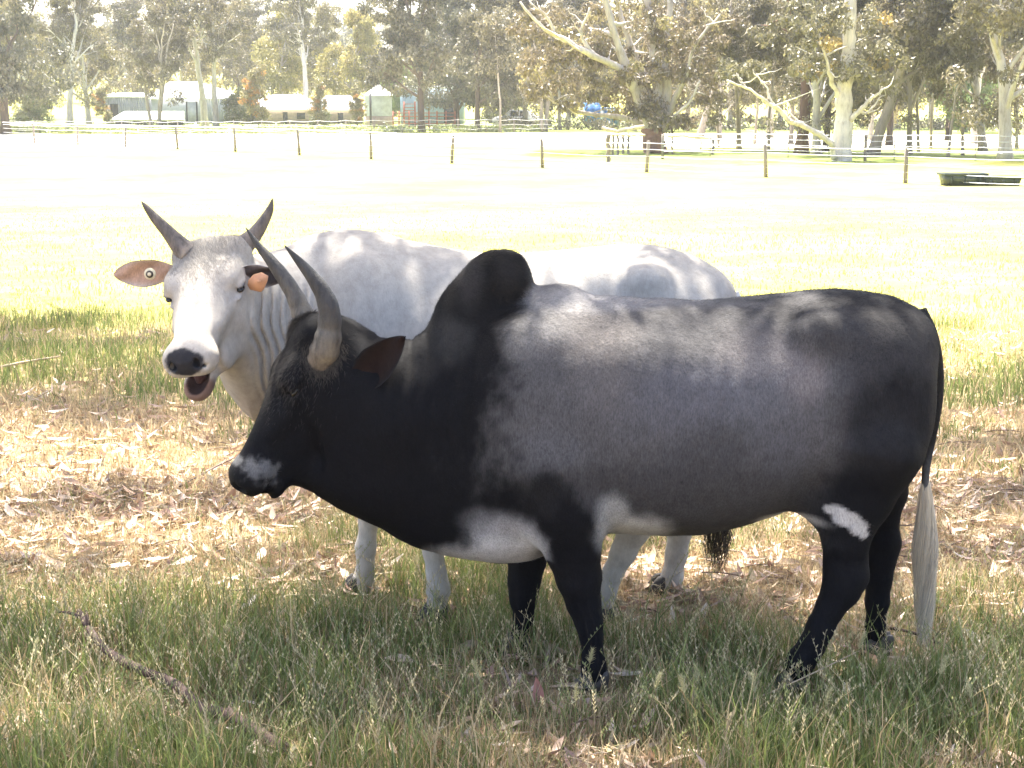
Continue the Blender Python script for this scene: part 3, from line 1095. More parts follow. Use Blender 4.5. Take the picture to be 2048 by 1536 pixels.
# third fence through the right hand trees
p0 = gp(1730, 322)
f3 = empty('wire_fence', (p0[0], p0[1], float(gz(p0[0], p0[1]))), 'wire fence running through the gum trunks behind the front fence', 'fence')
base = np.array(f3.location)
L = []
for px, py in ((1325, 318), (1420, 314), (1576, 316), (1730, 322), (1788, 320), (1950, 322), (2070, 326)):
    p = gp(px, py)
    L.append(p)
    b = MB()
    hh = 1.15
    rr = .07 if px in (1325, 1730, 2070) else .022
    b.tube([(p[0], p[1], p[2] - .1), (p[0], p[1], p[2] + hh)], rr, 8)
    me = b.mesh('post')
    me.transform(Matrix.Translation(Vector(-base)))
    link('post', me, M['wood'], f3)
L = np.array(L)
for hh in (1.1, .85, .6, .35):
    b = MB()
    b.tube(L + np.array([0, -.08, hh]), .011, 4)
    me = b.mesh('wire')
    me.transform(Matrix.Translation(Vector(-base)))
    link('wire', me, M['wire'], f3)

# pole pen round the big tree
p0 = gp(1312, 312)
pen = empty('pole_pen', (p0[0], p0[1], float(gz(p0[0], p0[1]))), 'rough wooden pole pen standing round the big gum', 'pen')
base = np.array(pen.location)


def pole(pts, r, name, mt, nz=.02):
    b = MB()
    P = spline(np.array(pts), 12)
    P += np.random.default_rng(len(bpy.data.meshes)).normal(0, nz, P.shape)
    b.tube(P, r, 8)
    me = b.mesh(name)
    me.transform(Matrix.Translation(Vector(-base)))
    link(name, me, M[mt], pen)


for px, py0, py1, rr in ((1217, 268, 325, .10), (1226, 268, 312, .06), (1235, 268, 310, .06), (1246, 270, 308, .065), (1257, 268, 308, .065),
                         (1344, 270, 308, .05), (1402, 276, 305, .04), (1426, 276, 309, .07)):
    g = gp(px, py1)
    t = un(px, py0, g[1])
    pole([g + np.array([0, 0, -.1]), (g + t) / 2, t], rr, 'post', 'wood')
Yp = p0[1]
pole([un(1205, 256, Yp), un(1235, 263, Yp), un(1258, 258, Yp), un(1288, 254, Yp)], .09, 'rail', 'polewood')
pole([un(1213, 269, Yp - 1), un(1250, 270, Yp - 1), un(1290, 270, Yp - 1)], .055, 'rail', 'polewood')
pole([un(1325, 271, Yp - 1), un(1375, 273, Yp - 1), un(1430, 277, Yp - 1)], .06, 'rail', 'polewood')


# troughs
def trough(px, py, wpx, label, rz, hpx=26):
    g = gp(px, py)
    s = np.linalg.norm(un(px + 1, py, g[1]) - un(px, py, g[1]))
    Lh = wpx * s / 2
    H = hpx * s
    D = .34
    t = empty('water_trough', (g[0], g[1], float(gz(g[0], g[1]))), label, 'trough', 'feed troughs by the fence', rz)
    b = MB()
    tp = .88
    o = [(-Lh, -D), (Lh, -D), (Lh, D), (-Lh, D)]
    V = [(x * tp, y * tp, 0) for x, y in o] + [(x, y, H) for x, y in o] + [(x - .04 * np.sign(x), y - .04 * np.sign(y), H) for x, y in o] + \
        [(x * tp - .04 * np.sign(x), y * tp - .04 * np.sign(y), .05) for x, y in o]
    Q = [[3, 2, 1, 0], [12, 13, 14, 15]]
    for k in range(4):
        n = (k + 1) % 4
        Q += [[k, n, n + 4, k + 4], [k + 4, n + 4, n + 8, k + 8], [k + 8, n + 8, n + 12, k + 12]]
    b.add(V, Q)
    link('shell', b.mesh('shell', False), M['trough'], t)
    b = MB()
    e = .045
    b.box((-Lh - e, -D - e, H - .05), (Lh + e, -D, H + .02))
    b.box((-Lh - e, D, H - .05), (Lh + e, D + e, H + .02))
    b.box((-Lh - e, -D + .001, H - .05), (-Lh, D - .001, H + .02))
    b.box((Lh, -D + .001, H - .05), (Lh + e, D - .001, H + .02))
    link('rim', b.mesh('rim', False), M['trough'], t)
    for k in range(3):
        b = MB()
        x = -Lh * .7 + k * Lh * .7
        b.box((x - .02, -D - .035, .05), (x + .02, -D + .01, H - .052))
        link('rib', b.mesh('rib', False), M['trough'], t)
    return t


trough(1924, 371, 84, 'left dark green feed trough in the bright grass', .06, 24)
trough(2001, 371, 72, 'right dark green feed trough overlapping the end of the other', -.04, 18)
# ------------------------------------------------------------------ signed distance sculpting
class Field:
    def __init__(self, xs, ys, zs):
        self.xs, self.ys, self.zs = xs, ys, zs
        self.f = np.full((len(xs), len(ys), len(zs)), 1.0, np.float32)

    def sub(self, lo, hi, pad):
        sl = []
        for a, l, h in ((self.xs, lo[0], hi[0]), (self.ys, lo[1], hi[1]), (self.zs, lo[2], hi[2])):
            i0 = max(0, np.searchsorted(a, l - pad) - 1)
            i1 = min(len(a), np.searchsorted(a, h + pad) + 1)
            sl.append(slice(i0, i1))
        X, Y, Z = np.meshgrid(self.xs[sl[0]], self.ys[sl[1]], self.zs[sl[2]], indexing='ij')
        return tuple(sl), X, Y, Z

    @staticmethod
    def smin(a, b, k):
        h = np.maximum(k - np.abs(a - b), 0) / k
        return np.minimum(a, b) - h * h * k * .25

    def union(self, sl, d, k):
        self.f[sl] = self.smin(self.f[sl], d.astype(np.float32), k)

    def carve(self, sl, d, k):
        self.f[sl] = -self.smin(-self.f[sl], d.astype(np.float32), k)

    def cone(self, a, b, ra, rb, k=.04, sy=1.0, carve=False):
        """round cone; sy stretches the lateral (y) radius"""
        a = np.array(a, float)
        b = np.array(b, float)
        m = max(ra, rb) * max(1, sy)
        sl, X, Y, Z = self.sub(np.minimum(a, b) - m, np.maximum(a, b) + m, k + .02)
        if X.size == 0:
            return
        cy = None
        ab = b - a
        # evaluate in a space with y squeezed
        A = a * [1, 1 / sy, 1]
        Bv = b * [1, 1 / sy, 1] - A
        px, py, pz = X - A[0], Y / sy - A[1], Z - A[2]
        t = np.clip((px * Bv[0] + py * Bv[1] + pz * Bv[2]) / (Bv @ Bv), 0, 1)
        d = np.sqrt((px - t * Bv[0]) ** 2 + (py - t * Bv[1]) ** 2 + (pz - t * Bv[2]) ** 2) - (ra + (rb - ra) * t)
        (self.carve if carve else self.union)(sl, -d if False else d, k)

    def ell(self, c, r, k=.04, Mx=None, carve=False):
        c = np.array(c, float)
        r = np.array(r, float)
        m = r.max()
        sl, X, Y, Z = self.sub(c - m, c + m, k + .02)
        if X.size == 0:
            return
        px, py, pz = X - c[0], Y - c[1], Z - c[2]
        if Mx is not None:                       # rows = local axes
            px, py, pz = (Mx[0, 0] * px + Mx[0, 1] * py + Mx[0, 2] * pz, Mx[1, 0] * px + Mx[1, 1] * py + Mx[1, 2] * pz,
                          Mx[2, 0] * px + Mx[2, 1] * py + Mx[2, 2] * pz)
        k0 = np.sqrt((px / r[0]) ** 2 + (py / r[1]) ** 2 + (pz / r[2]) ** 2)
        k1 = np.sqrt((px / r[0] ** 2) ** 2 + (py / r[1] ** 2) ** 2 + (pz / r[2] ** 2) ** 2) + 1e-6
        d = k0 * (k0 - 1) / k1
        (self.carve if carve else self.union)(sl, d, k)

    def loft(self, st, k, ex=2.0, F=None, O=None, ylat=0.0):
        """st rows: x, ztop, zbot, half width, y centre, taper (>0 narrower below). F/O: local frame (rows) and origin"""
        st = np.array(st, float)
        st = st[np.argsort(st[:, 0])]
        if F is None:
            lo = np.array([st[0, 0], (st[:, 4] - st[:, 3]).min(), st[:, 2].min()])
            hi = np.array([st[-1, 0], (st[:, 4] + st[:, 3]).max(), st[:, 1].max()])
            sl, X, Y, Z = self.sub(lo, hi, k + .02)
        else:
            cor = []
            for x in (st[0, 0], st[-1, 0]):
                for y in (-.16, .16):
                    for z in (st[:, 2].min(), st[:, 1].max()):
                        cor.append(O + x * F[0] + y * F[1] + z * F[2])
            cor = np.array(cor)
            sl, X, Y, Z = self.sub(cor.min(0), cor.max(0), k + .02)
            dx, dy, dz = X - O[0], Y - O[1], Z - O[2]
            X, Y, Z = (F[0, 0] * dx + F[0, 1] * dy + F[0, 2] * dz, F[1, 0] * dx + F[1, 1] * dy + F[1, 2] * dz,
                       F[2, 0] * dx + F[2, 1] * dy + F[2, 2] * dz)
        g = lambda c: np.interp(X, st[:, 0], st[:, c])
        # smooth the station interpolation a little
        top, bot, hw, yc, tp = g(1), g(2), g(3), g(4), g(5)
        zc = (top + bot) / 2
        h = np.maximum((top - bot) / 2, .01)
        zn = (Z - zc) / h
        ww = np.maximum(hw * (1 + tp * np.clip(zn, -1.2, 1.2)), .008)
        yn = np.abs((Y - yc) / ww)
        q = (yn ** ex + np.abs(zn) ** ex) ** (1 / ex)
        d = (q - 1) * np.minimum(ww, h)
        d = np.where(q > 1, (q - 1) * (ww * h) / np.sqrt((ww * zn) ** 2 + (h * yn) ** 2 + 1e-6) * q * .9, d)
        d = np.maximum(d, np.maximum(st[0, 0] - X, X - st[-1, 0]))
        self.union(sl, d, k)

    def mesh(self):
        f = self.f
        xs, ys, zs = self.xs, self.ys, self.zs
        ins = f < 0
        nx, ny, nz = f.shape
        cs = np.zeros((nx - 1, ny - 1, nz - 1), np.int8)
        for i in (0, 1):
            for j in (0, 1):
                for k in (0, 1):
                    cs += ins[i:nx - 1 + i, j:ny - 1 + j, k:nz - 1 + k]
        act = np.argwhere((cs > 0) & (cs < 8))
        ids = np.full(cs.shape, -1, np.int32)
        ids[tuple(act.T)] = np.arange(len(act))
        P = np.zeros((len(act), 3))
        cnt = np.zeros(len(act))
        corners = [(i, j, k) for i in (0, 1) for j in (0, 1) for k in (0, 1)]
        for a in corners:
            for ax in range(3):
                if a[ax] == 0:
                    b = list(a)
                    b[ax] = 1
                    ia = act + np.array(a)
                    ib = act + np.array(b)
                    fa_ = f[tuple(ia.T)]
                    fb_ = f[tuple(ib.T)]
                    m = (fa_ < 0) != (fb_ < 0)
                    t = np.where(m, fa_ / np.where(m, fa_ - fb_, 1), 0)
                    pa = np.stack([xs[ia[:, 0]], ys[ia[:, 1]], zs[ia[:, 2]]], 1)
                    pb = np.stack([xs[ib[:, 0]], ys[ib[:, 1]], zs[ib[:, 2]]], 1)
                    P += np.where(m[:, None], pa + (pb - pa) * t[:, None], 0)
                    cnt += m
        P /= cnt[:, None]
        quads = []
        for ax in range(3):
            sa = [slice(None)] * 3
            sb = [slice(None)] * 3
            sa[ax] = slice(0, -1)
            sb[ax] = slice(1, None)
            A = ins[tuple(sa)]
            Bq = ins[tuple(sb)]
            e = np.argwhere(A != Bq)
            o1, o2 = [q for q in range(3) if q != ax]
            ok = (e[:, o1] > 0) & (e[:, o2] > 0) & (e[:, o1] < f.shape[o1] - 1) & (e[:, o2] < f.shape[o2] - 1)
            e = e[ok]
            s = A[tuple(e.T)]
            c = []
            for d1, d2 in ((1, 1), (0, 1), (0, 0), (1, 0)):
                q = e.copy()
                q[:, o1] -= d1
                q[:, o2] -= d2
                c.append(ids[tuple(q.T)])
            q = np.stack(c, 1)
            flip = s if ax != 1 else ~s
            q[~flip] = q[~flip][:, ::-1]
            quads.append(q)
        Q = np.concatenate(quads)
        Q = Q[(Q >= 0).all(1)]
        # keep only the largest connected piece of vertices (drops stray crumbs)
        n = len(P)
        lab = np.arange(n)
        E = np.concatenate([Q[:, [0, 1]], Q[:, [1, 2]], Q[:, [2, 3]], Q[:, [3, 0]]])
        for it in range(400):
            m = np.minimum(lab[E[:, 0]], lab[E[:, 1]])
            old = lab.copy()
            np.minimum.at(lab, E[:, 0], m)
            np.minimum.at(lab, E[:, 1], m)
            lab = lab[lab]
            lab = lab[lab]
            if (lab == old).all():
                break
        big = np.bincount(lab, minlength=n).argmax()
        keep = lab == big
        Q = Q[keep[Q[:, 0]]]
        new = np.cumsum(keep) - 1
        P = P[keep]
        Q = new[Q]
        # two light Laplacian passes
        E = np.concatenate([Q[:, [0, 1]], Q[:, [1, 2]], Q[:, [2, 3]], Q[:, [3, 0]]])
        deg = np.bincount(E.ravel(), minlength=len(P)).astype(float)[:, None]
        for lam in (.6, -.35, .6, -.35, .5):
            acc = np.zeros_like(P)
            for c in range(3):
                acc[:, c] = np.bincount(E[:, 0], P[E[:, 1], c], len(P)) + np.bincount(E[:, 1], P[E[:, 0], c], len(P))
            P = P + lam * (acc / deg - P)
        return P, Q


def grade(lo, hi, spans, coarse):
    """axis with finer steps inside spans [(a,b,step)]"""
    a = [lo]
    while a[-1] < hi:
        s = coarse
        for (p, q, st) in spans:
            if p <= a[-1] <= q:
                s = st
        a.append(a[-1] + s)
    return np.array(a)


def frame(X, Lr):
    X = np.array(X, float)
    X /= np.linalg.norm(X)
    L_ = np.array(Lr, float)
    L_ -= X * (L_ @ X)
    L_ /= np.linalg.norm(L_)
    return X, L_


def head(Fd, O, F, mouth=False, kb=.05, jaw_open=0.0, wide=1.0, ls=1.0):
    """head in local frame rows F = (towards muzzle, lateral, forehead normal)"""
    w_ = wide
    L = lambda x, y, z: O + x * ls * F[0] + y * F[1] + z * F[2]
    op = mouth
    st = [(-.07, -.03, -.13, .05 * w_, 0, 0), (-.03, .012, -.17, .085 * w_, 0, 0), (0, .026, -.20, .10 * w_, 0, .05), (.05, .036, -.225, .113 * w_, 0, .1), (.10, .038, -.235, .117 * w_, 0, .12),
          (.15, .034, -.235, .112 * w_, 0, .12), (.20, .024, -.225, .098 * w_, 0, .10), (.25, .012, -.205 if not op else -.175, .083 * w_, 0, .08),
          (.30, .003, -.200 if not op else -.15, .070 * w_, 0, .05), (.35, -.004, -.192 if not op else -.135, .062 * w_, 0, .02),
          (.40, -.009, -.180 if not op else -.122, .059 * w_, 0, 0), (.44, -.013, -.168 if not op else -.115, .062 * w_, 0, 0), (.475, -.019, -.152 if not op else -.11, .064 * w_, 0, 0),
          (.50, -.032, -.125 if not op else -.105, .058 * w_, 0, 0), (.512, -.045, -.11 if not op else -.095, .045 * w_, 0, 0)]
    st = [(q[0] * ls,) + tuple(q[1:]) for q in st]
    Fd.loft(st, kb, 2.35, F, O)
    # muzzle pad, cheeks, brows, poll
    Fd.ell(L(.470, 0, -.062), (.050, .074 * w_, .052), .03, F)
    Fd.ell(L(.455, .038 * w_, -.085), (.05, .036, .035), .03, F)
    Fd.ell(L(.455, -.038 * w_, -.085), (.05, .036, .035), .03, F)
    for s in (-1, 1):
        Fd.ell(L(.135, s * .092 * w_, .002), (.052, .030, .028), .035, F)      # brow
        Fd.ell(L(.12, s * .075 * w_, -.16), (.09, .04, .075), .05, F)          # jaw muscle
        Fd.ell(L(.005, s * .085 * w_, .0), (.042, .042, .040), .04, F)       # horn root
        Fd.ell(L(.24, s * .062 * w_, -.055), (.09, .022, .022), .03, F)        # cheek bone ridge
    Fd.ell(L(.0, 0, .012), (.05, .085 * w_, .032), .04, F)
    for s in (-1, 1):
        Fd.ell(L(.178, s * .121 * w_, -.036), (.024, .018, .010), .010, F, carve=True)
        Fd.ell(L(.160, s * .114 * w_, -.020), (.030, .016, .010), .010, F)
        Fd.ell(L(.190, s * .106 * w_, -.050), (.024, .008, .005), .016, F)
        Fd.ell(L(.506, s * .034 * w_, -.054), (.020, .0125, .016), .008, F, carve=True)
        Fd.ell(L(.498, s * .050 * w_, -.068), (.018, .008, .012), .008, F, carve=True)
    if not op:
        # mouth line and chin
        Fd.ell(L(.445, 0, -.165), (.050, .042, .022), .02, F)
        for q in range(7):
            x = .40 + q * .018
            for s in (-1, 1):
                Fd.ell(L(x, s * (.066 - .0012 * q * q) * w_, -.126 + .001 * q), (.014, .012, .0045), .006, F, carve=True)
    else:
        ca, sa = math.cos(jaw_open), math.sin(jaw_open)
        hx, hz = .13, -.185

        def J(x, y, z):
            x0, z0 = x - hx, z - hz
            y = y - .040 * max(0, x0) / .3
            return L(hx + x0 * ca + z0 * sa, y, hz - x0 * sa + z0 * ca)
        JF = np.array([F[0] * ca - F[2] * sa, F[1], F[0] * sa + F[2] * ca])
        for s in (-1, 1):
            Fd.cone(J(.14, s * .055, -.185), J(.34, s * .036, -.165), .038, .024, .03)
            Fd.cone(J(.34, s * .036, -.165), J(.415, s * .030, -.150), .024, .020, .02)
        Fd.ell(J(.440, 0, -.156), (.044, .048, .026), .02, JF)
        Fd.ell(J(.41, 0, -.170), (.06, .036, .020), .02, JF)
        # mouth hollow
        Fd.ell(J(.415, 0, -.130), (.060, .041, .024), .008, JF, carve=True)
        # cheek skin closes the corner of the mouth
        for s in (-1, 1):
            Fd.ell(L(.30, s * .040 * w_, -.185), (.07, .022, .05), .03, F)
        return J, JF
    return None, None


def coat(P, base, blobs, u=None):
    """blobs: (x, z, rx, rz, colour, strength, softness) ellipses in the body's side plane"""
    C = np.tile(np.array(base, float), (len(P), 1))
    for b in blobs:
        x, z, rx, rz, col, st, so = b[:7]
        side = b[7] if len(b) > 7 else None
        wob = (fbm(P[:, 0] * 9 + 3, P[:, 2] * 9 + P[:, 1] * 4, 4) - .5)
        wob2 = (fbm(P[:, 0] * 60 + 3, P[:, 2] * 40 + P[:, 1] * 30, 3) - .5)
        d = np.sqrt(((P[:, 0] - x) / rx) ** 2 + ((P[:, 2] - z) / rz) ** 2) + wob * .55 + wob2 * .2
        m = (1 - smooth01(1 - so, 1 + so, d)) * st
        if side is not None:
            m = m * (1 - smooth01(side - .03, side + .03, P[:, 1]))
        m = m[:, None]
        C = C * (1 - m) + np.array(col) * m
    return C


def coat_mat(name, fleck, sheen, rough=.75):
    N = NT(name)
    at = N.n('Attribute', attribute_name='Col')
    v = N.coord('Object', (1, 1, .28))
    n1 = N.noise(240, 3, .7, v)
    n2 = N.noise(34, 5, .65, N.coord('Object', (1, 1, .7)))
    k = N.ramp(n1.outputs[0], [(.25, (1 - fleck,) * 3), (.5, (1, 1, 1)), (.78, (1 + fleck,) * 3)])
    k2 = N.ramp(n2.outputs[0], [(.3, (.84, .83, .82)), (.7, (1.14, 1.13, 1.12))])
    c = N.mix(1.0, at.outputs['Color'], k, 'MULTIPLY')
    c = N.mix(1.0, c, k2, 'MULTIPLY')
    N.base(c)
    N.b.inputs['Roughness'].default_value = rough
    N.b.inputs['Specular IOR Level'].default_value = .09
    N.b.inputs['Sheen Weight'].default_value = sheen
    N.b.inputs['Sheen Roughness'].default_value = .5
    ad = N.n('Math', operation='MULTIPLY_ADD')
    ad.inputs[1].default_value = .5
    N.l(n1.outputs[0], ad.inputs[0])
    N.l(n2.outputs[0], ad.inputs[2])
    N.bump(ad.outputs[0], .35, .006)
    return N.m


M['bull_coat'] = coat_mat('black_and_grey_short_hair', .42, .0)
M['cow_coat'] = coat_mat('white_short_hair', .07, .03)
M['eye'] = simple('dark_wet_eye', (.006, .005, .004), .15, 0, .1, 5, 0)
M['hoof'] = simple('horny_hoof', (.05, .045, .04), .6, 0, .4, 30, .3)
NH = NT('horn_keratin')
at = NH.n('Attribute', attribute_name='Col')
hn = NH.noise(34, 6, .7, NH.coord('Object', (1, 1, .3)))
hn2 = NH.noise(160, 4, .7, NH.coord('Object', (1, 1, .5)))
NH.base(NH.mix(1.0, at.outputs['Color'], NH.ramp(hn.outputs[0], [(.30, (.30, .29, .28)), (.48, (.95, .95, .95)), (.66, (1.6, 1.55, 1.4))]), 'MULTIPLY'))
NH.b.inputs['Roughness'].default_value = .5
NH.bump(hn2.outputs[0], .9, .006)
M['horn'] = NH.m
M['ear'] = coat_mat('ear_skin', .25, .02, .8)
NHH = NT('tail_hair')
at = NHH.n('Attribute', attribute_name='Col')
NHH.base(at.outputs['Color'])
NHH.b.inputs['Roughness'].default_value = .7
NHH.b.inputs['Specular IOR Level'].default_value = .12
M['tailhair'] = NHH.m


def W(px, py, dy=0.0, Y=4.8):
    return un(px, py, Y + dy)


def horn(parent, pts, cols, base, ring=.0):
    """pts: (world point, radius)"""
    P = spline(np.array([p for p, r_ in pts]), 44)
    R = np.interp(np.linspace(0, len(pts) - 1, 44), range(len(pts)), [r_ for p, r_ in pts])
    R = R * (1 + ring * np.sin(np.linspace(0, 1, 44) ** .7 * 60) * (1 - np.linspace(0, 1, 44)))
    t = np.linspace(0, 1, 44)
    C = np.stack([np.interp(t, [c[0] for c in cols], [c[1][q] for c in cols]) for q in range(3)], 1)
    b = MB()
    b.tube(P - base, np.maximum(R, .0015), 20, C)
    return link('horn', b.mesh('horn'), M['horn'], parent)


def ear(parent, bs, tip, nrm, width, base, cin, cout, cup=.35, sag=0.0, name='ear', thick=.006, prof=(.40, .62, .90, 1, .93, .70, .44, .26, .06)):
    """leaf shaped cupped ear from base point to tip; nrm = side the hollow faces"""
    bs, tip, nrm = map(lambda v: np.array(v, float), (bs, tip, nrm))
    ax = tip - bs
    Lh = np.linalg.norm(ax)
    ax /= Lh
    nrm = nrm - ax * (nrm @ ax)
    nrm /= np.linalg.norm(nrm)
    lat = np.cross(ax, nrm)
    nu, nv = 26, 13
    V, C = [], []
    for side in (0, 1):
        for i_ in range(nu):
            u = i_ / (nu - 1)
            wd = width * .5 * np.interp(u, [0, .12, .3, .5, .68, .82, .92, .97, 1], prof)
            for j_ in range(nv):
                v = j_ / (nv - 1) * 2 - 1
                c_ = cup * (1 - .5 * u)
                off = -nrm * (1 - v * v) * wd * c_ * 1.2
                p = bs + ax * Lh * u + lat * v * wd + off + np.array([0, 0, -sag * u * u]) + nrm * .006 * math.sin(u * 9 + v * 3)
                if side:
                    p = p - nrm * thick * (1 - v ** 4 * .8)
                V.append(p - base)
                e = abs(v) ** 5
                C.append(np.array(cin) * (1 - e) + np.array(cout) * e if side == 0 else np.array(cout))
    V = np.array(V)
    Q = []
    n = nu * nv
    for i_ in range(nu - 1):
        for j_ in range(nv - 1):
            a = i_ * nv + j_
            Q.append([a, a + 1, a + nv + 1, a + nv])
            Q.append([n + a, n + a + nv, n + a + nv + 1, n + a + 1])
        for j_ in (0, nv - 1):
            a = i_ * nv + j_
            Q.append([a, a + nv, n + a + nv, n + a])
    for j_ in range(nv - 1):
        a = (nu - 1) * nv + j_
        Q.append([a, a + 1, n + a + 1, n + a])
    me = mesh_np(name, V, None, np.array(C), np.array(Q))
    return link(name, me, M['ear'], parent)


def ball(parent, c, r_, base, mat, name='eye', sc_=(1, 1, 1), F=None):
    n, m = 18, 12
    V = []
    for i_ in range(m + 1):
        a = math.pi * i_ / m
        for j_ in range(n):
            b_ = 2 * math.pi * j_ / n
            V.append([math.cos(a) * sc_[2], math.sin(a) * math.cos(b_) * sc_[0], math.sin(a) * math.sin(b_) * sc_[1]])
    V = np.array(V)[:, [1, 2, 0]] * r_
    if F is not None:
        V = V @ np.asarray(F)
    Q = [[i_ * n + j_, i_ * n + (j_ + 1) % n, (i_ + 1) * n + (j_ + 1) % n, (i_ + 1) * n + j_] for i_ in range(m) for j_ in range(n)]
    return link(name, mesh_np(name, V + np.array(c) - base, None, None, np.array(Q)), mat, parent)


def hoof(parent, p, base, direction, s=1.0, w_=.036):
    """cloven hoof: two claws; p = centre of the sole at ground, direction = heading"""
    d = np.array([direction[0], direction[1], 0.0])
    d /= np.linalg.norm(d)
    l_ = np.array([-d[1], d[0], 0])
    b = MB()
    for sd_ in (-1, 1):
        V = []
        n = 12
        for zz, k, f in ((0, 1.0, .012), (.028, .93, .006), (.052, .80, -.004), (.066, .62, -.008)):
            for q in range(n):
                a = 2 * math.pi * q / n
                fx = math.cos(a)
                V.append(np.array(p) + d * (fx * .048 * k * s + f + (.008 if fx > 0 else 0)) + l_ * (sd_ * .019 + math.sin(a) * .0175 * k) * s + np.array([0, 0, zz * s]))
        V = np.array(V)
        Q = [[r_ * n + q, r_ * n + (q + 1) % n, (r_ + 1) * n + (q + 1) % n, (r_ + 1) * n + q] for r_ in range(3) for q in range(n)]
        V = np.vstack([V, V[:n].mean(0), V[-n:].mean(0)])
        T = [[4 * n, (q + 1) % n, q] for q in range(n)] + [[4 * n + 1, 3 * n + q, 3 * n + (q + 1) % n] for q in range(n)]
        b.add(V - base, Q, T)
    return link('hoof', b.mesh('hoof'), M['hoof'], parent)


def limb(Fd, pts, k=.03, sy=1.0):
    """pts: (px, py, dy, radius, Yc)"""
    P = [(un(a, b, y), r_) for a, b, y, r_ in pts]
    for (p, r0), (q, r1) in zip(P[:-1], P[1:]):
        Fd.cone(p, q, r0, r1, k)


def hair_switch(parent, root, tip, base, c0, c1, n=420, width=.04, rad=.0011, seed=3, wav=.012, name='tail_switch', tail=.25, belly=.45):
    r = np.random.default_rng(seed)
    root, tip = np.array(root), np.array(tip)
    ax = tip - root
    b = MB()
    for q in range(n):
        a = r.random() * 6.28
        k = math.sqrt(r.random())
        off = np.array([math.cos(a) * k, math.sin(a) * k * .7, 0]) * width
        e = r.uniform(.45, 1.0) ** .8
        m = 7
        t = np.linspace(0, 1, m) * e
        env = np.interp(t, [0, .12, belly, .8, 1], [.25, .6, 1, .55, tail])[:, None]
        ph = r.random() * 6.28
        P = root + ax * t[:, None] + off * env + np.stack([np.sin(t * 7 + ph), np.cos(t * 6 + ph), 0 * t], 1) * wav * t[:, None] - base
        kk = r.random()
        C = np.array(c0) * (1 - kk) + np.array(c1) * kk
        C = C * (1 - .35 * t[:, None] * r.random())
        b.tube(P, rad * np.linspace(1, .35, m), 3, C, cap=False)
    return link(name, b.mesh(name), M['tailhair'], parent)


# ================================================================== BLACK AND GREY BULL
YB = 4.80
x0 = un(455, 960, YB)[0] - .06
x1 = un(1875, 700, YB)[0] + .06
Fb = Field(grade(x0, x1, [(x0, un(850, 700, YB)[0], .0062)], .0095), grade(YB - .40, YB + .40, [], .0090), grade(-.01, 1.42, [(.40, 1.15, .0085)], .0095))


def st(px, ty, by, hw, yc=0.0, tp=0.0, Y=YB):
    a = un(px, ty, Y)
    return (a[0], a[2], un(px, by, Y)[2], hw, Y + yc, tp)


Fb.loft([
    st(655, 735, 965, .07, -.02, 0), st(700, 704, 990, .10, -.02, .0), st(760, 690, 1030, .125, -.015, .05), st(820, 678, 1070, .145, -.01, .08), st(880, 660, 1095, .17, 0, .08),
    st(940, 640, 1104, .205, 0, .05), st(1000, 615, 1112, .235, 0, 0), st(1060, 600, 1106, .255, 0, 0), st(1110, 588, 1084, .27, 0, -.02), st(1160, 588, 1064, .28, 0, -.04),
    st(1220, 592, 1056, .29, 0, -.06), st(1300, 600, 1061, .305, 0, -.08), st(1400, 601, 1060, .312, 0, -.10), st(1480, 597, 1044, .308, 0, -.10), st(1550, 588, 1024, .295, 0, -.06),
    st(1610, 582, 995, .28, 0, -.02), st(1680, 580, 985, .265, 0, 0), st(1740, 585, 975, .25, 0, 0), st(1790, 593, 965, .225, 0, 0), st(1830, 615, 940, .185, 0, 0), st(1853, 650, 880, .13, 0, 0),
    st(1866, 700, 820, .06, 0, 0)], .02, 2.25)
# shoulder, chest, hump, haunch masses
for s in (-1, 1):
    Fb.ell(W(1090, 860, s * .17, YB), (.165, .095, .29), .09)
    Fb.ell(W(1040, 760, s * .13, YB), (.12, .08, .17), .08)
    Fb.ell(W(1725, 820, s * .15, YB), (.20, .125, .26), .09)
    Fb.ell(W(1640, 670, s * .20, YB), (.075, .05, .05), .07)         # hip bone
    Fb.ell(W(1290, 860, s * .20, YB), (.26, .105, .25), .10)         # ribs
    Fb.ell(W(1825, 690, s * .10, YB), (.07, .05, .08), .07)         # pin bone
Fb.ell(W(985, 1040, 0, YB), (.19, .115, .115), .06)                   # brisket
Fb.ell(W(1030, 1075, 0, YB), (.13, .085, .062), .04)
Fb.ell(W(880, 1030, 0, YB), (.19, .07, .10), .06)                     # dewlap
Fb.ell(W(760, 985, 0, YB), (.15, .045, .07), .05)
# hump: leans back and folds over at the rear
Fb.ell(W(975, 592, 0, YB), (.110, .080, .100), .05)
Fb.ell(W(990, 556, 0, YB), (.090, .075, .088), .035)
Fb.ell(W(922, 645, 0, YB), (.085, .085, .10), .07)
Fb.ell(W(1012, 560, 0, YB), (.078, .080, .094), .012)
Fb.ell(W(1110, 600, 0, YB), (.08, .07, .045), .05)
Fb.cone(W(1072, 560, -.07, YB), W(1035, 612, -.13, YB), .012, .010, .02, carve=True)
Fb.cone(W(1035, 612, -.13, YB), W(1000, 618, -.14, YB), .010, .005, .02, carve=True)
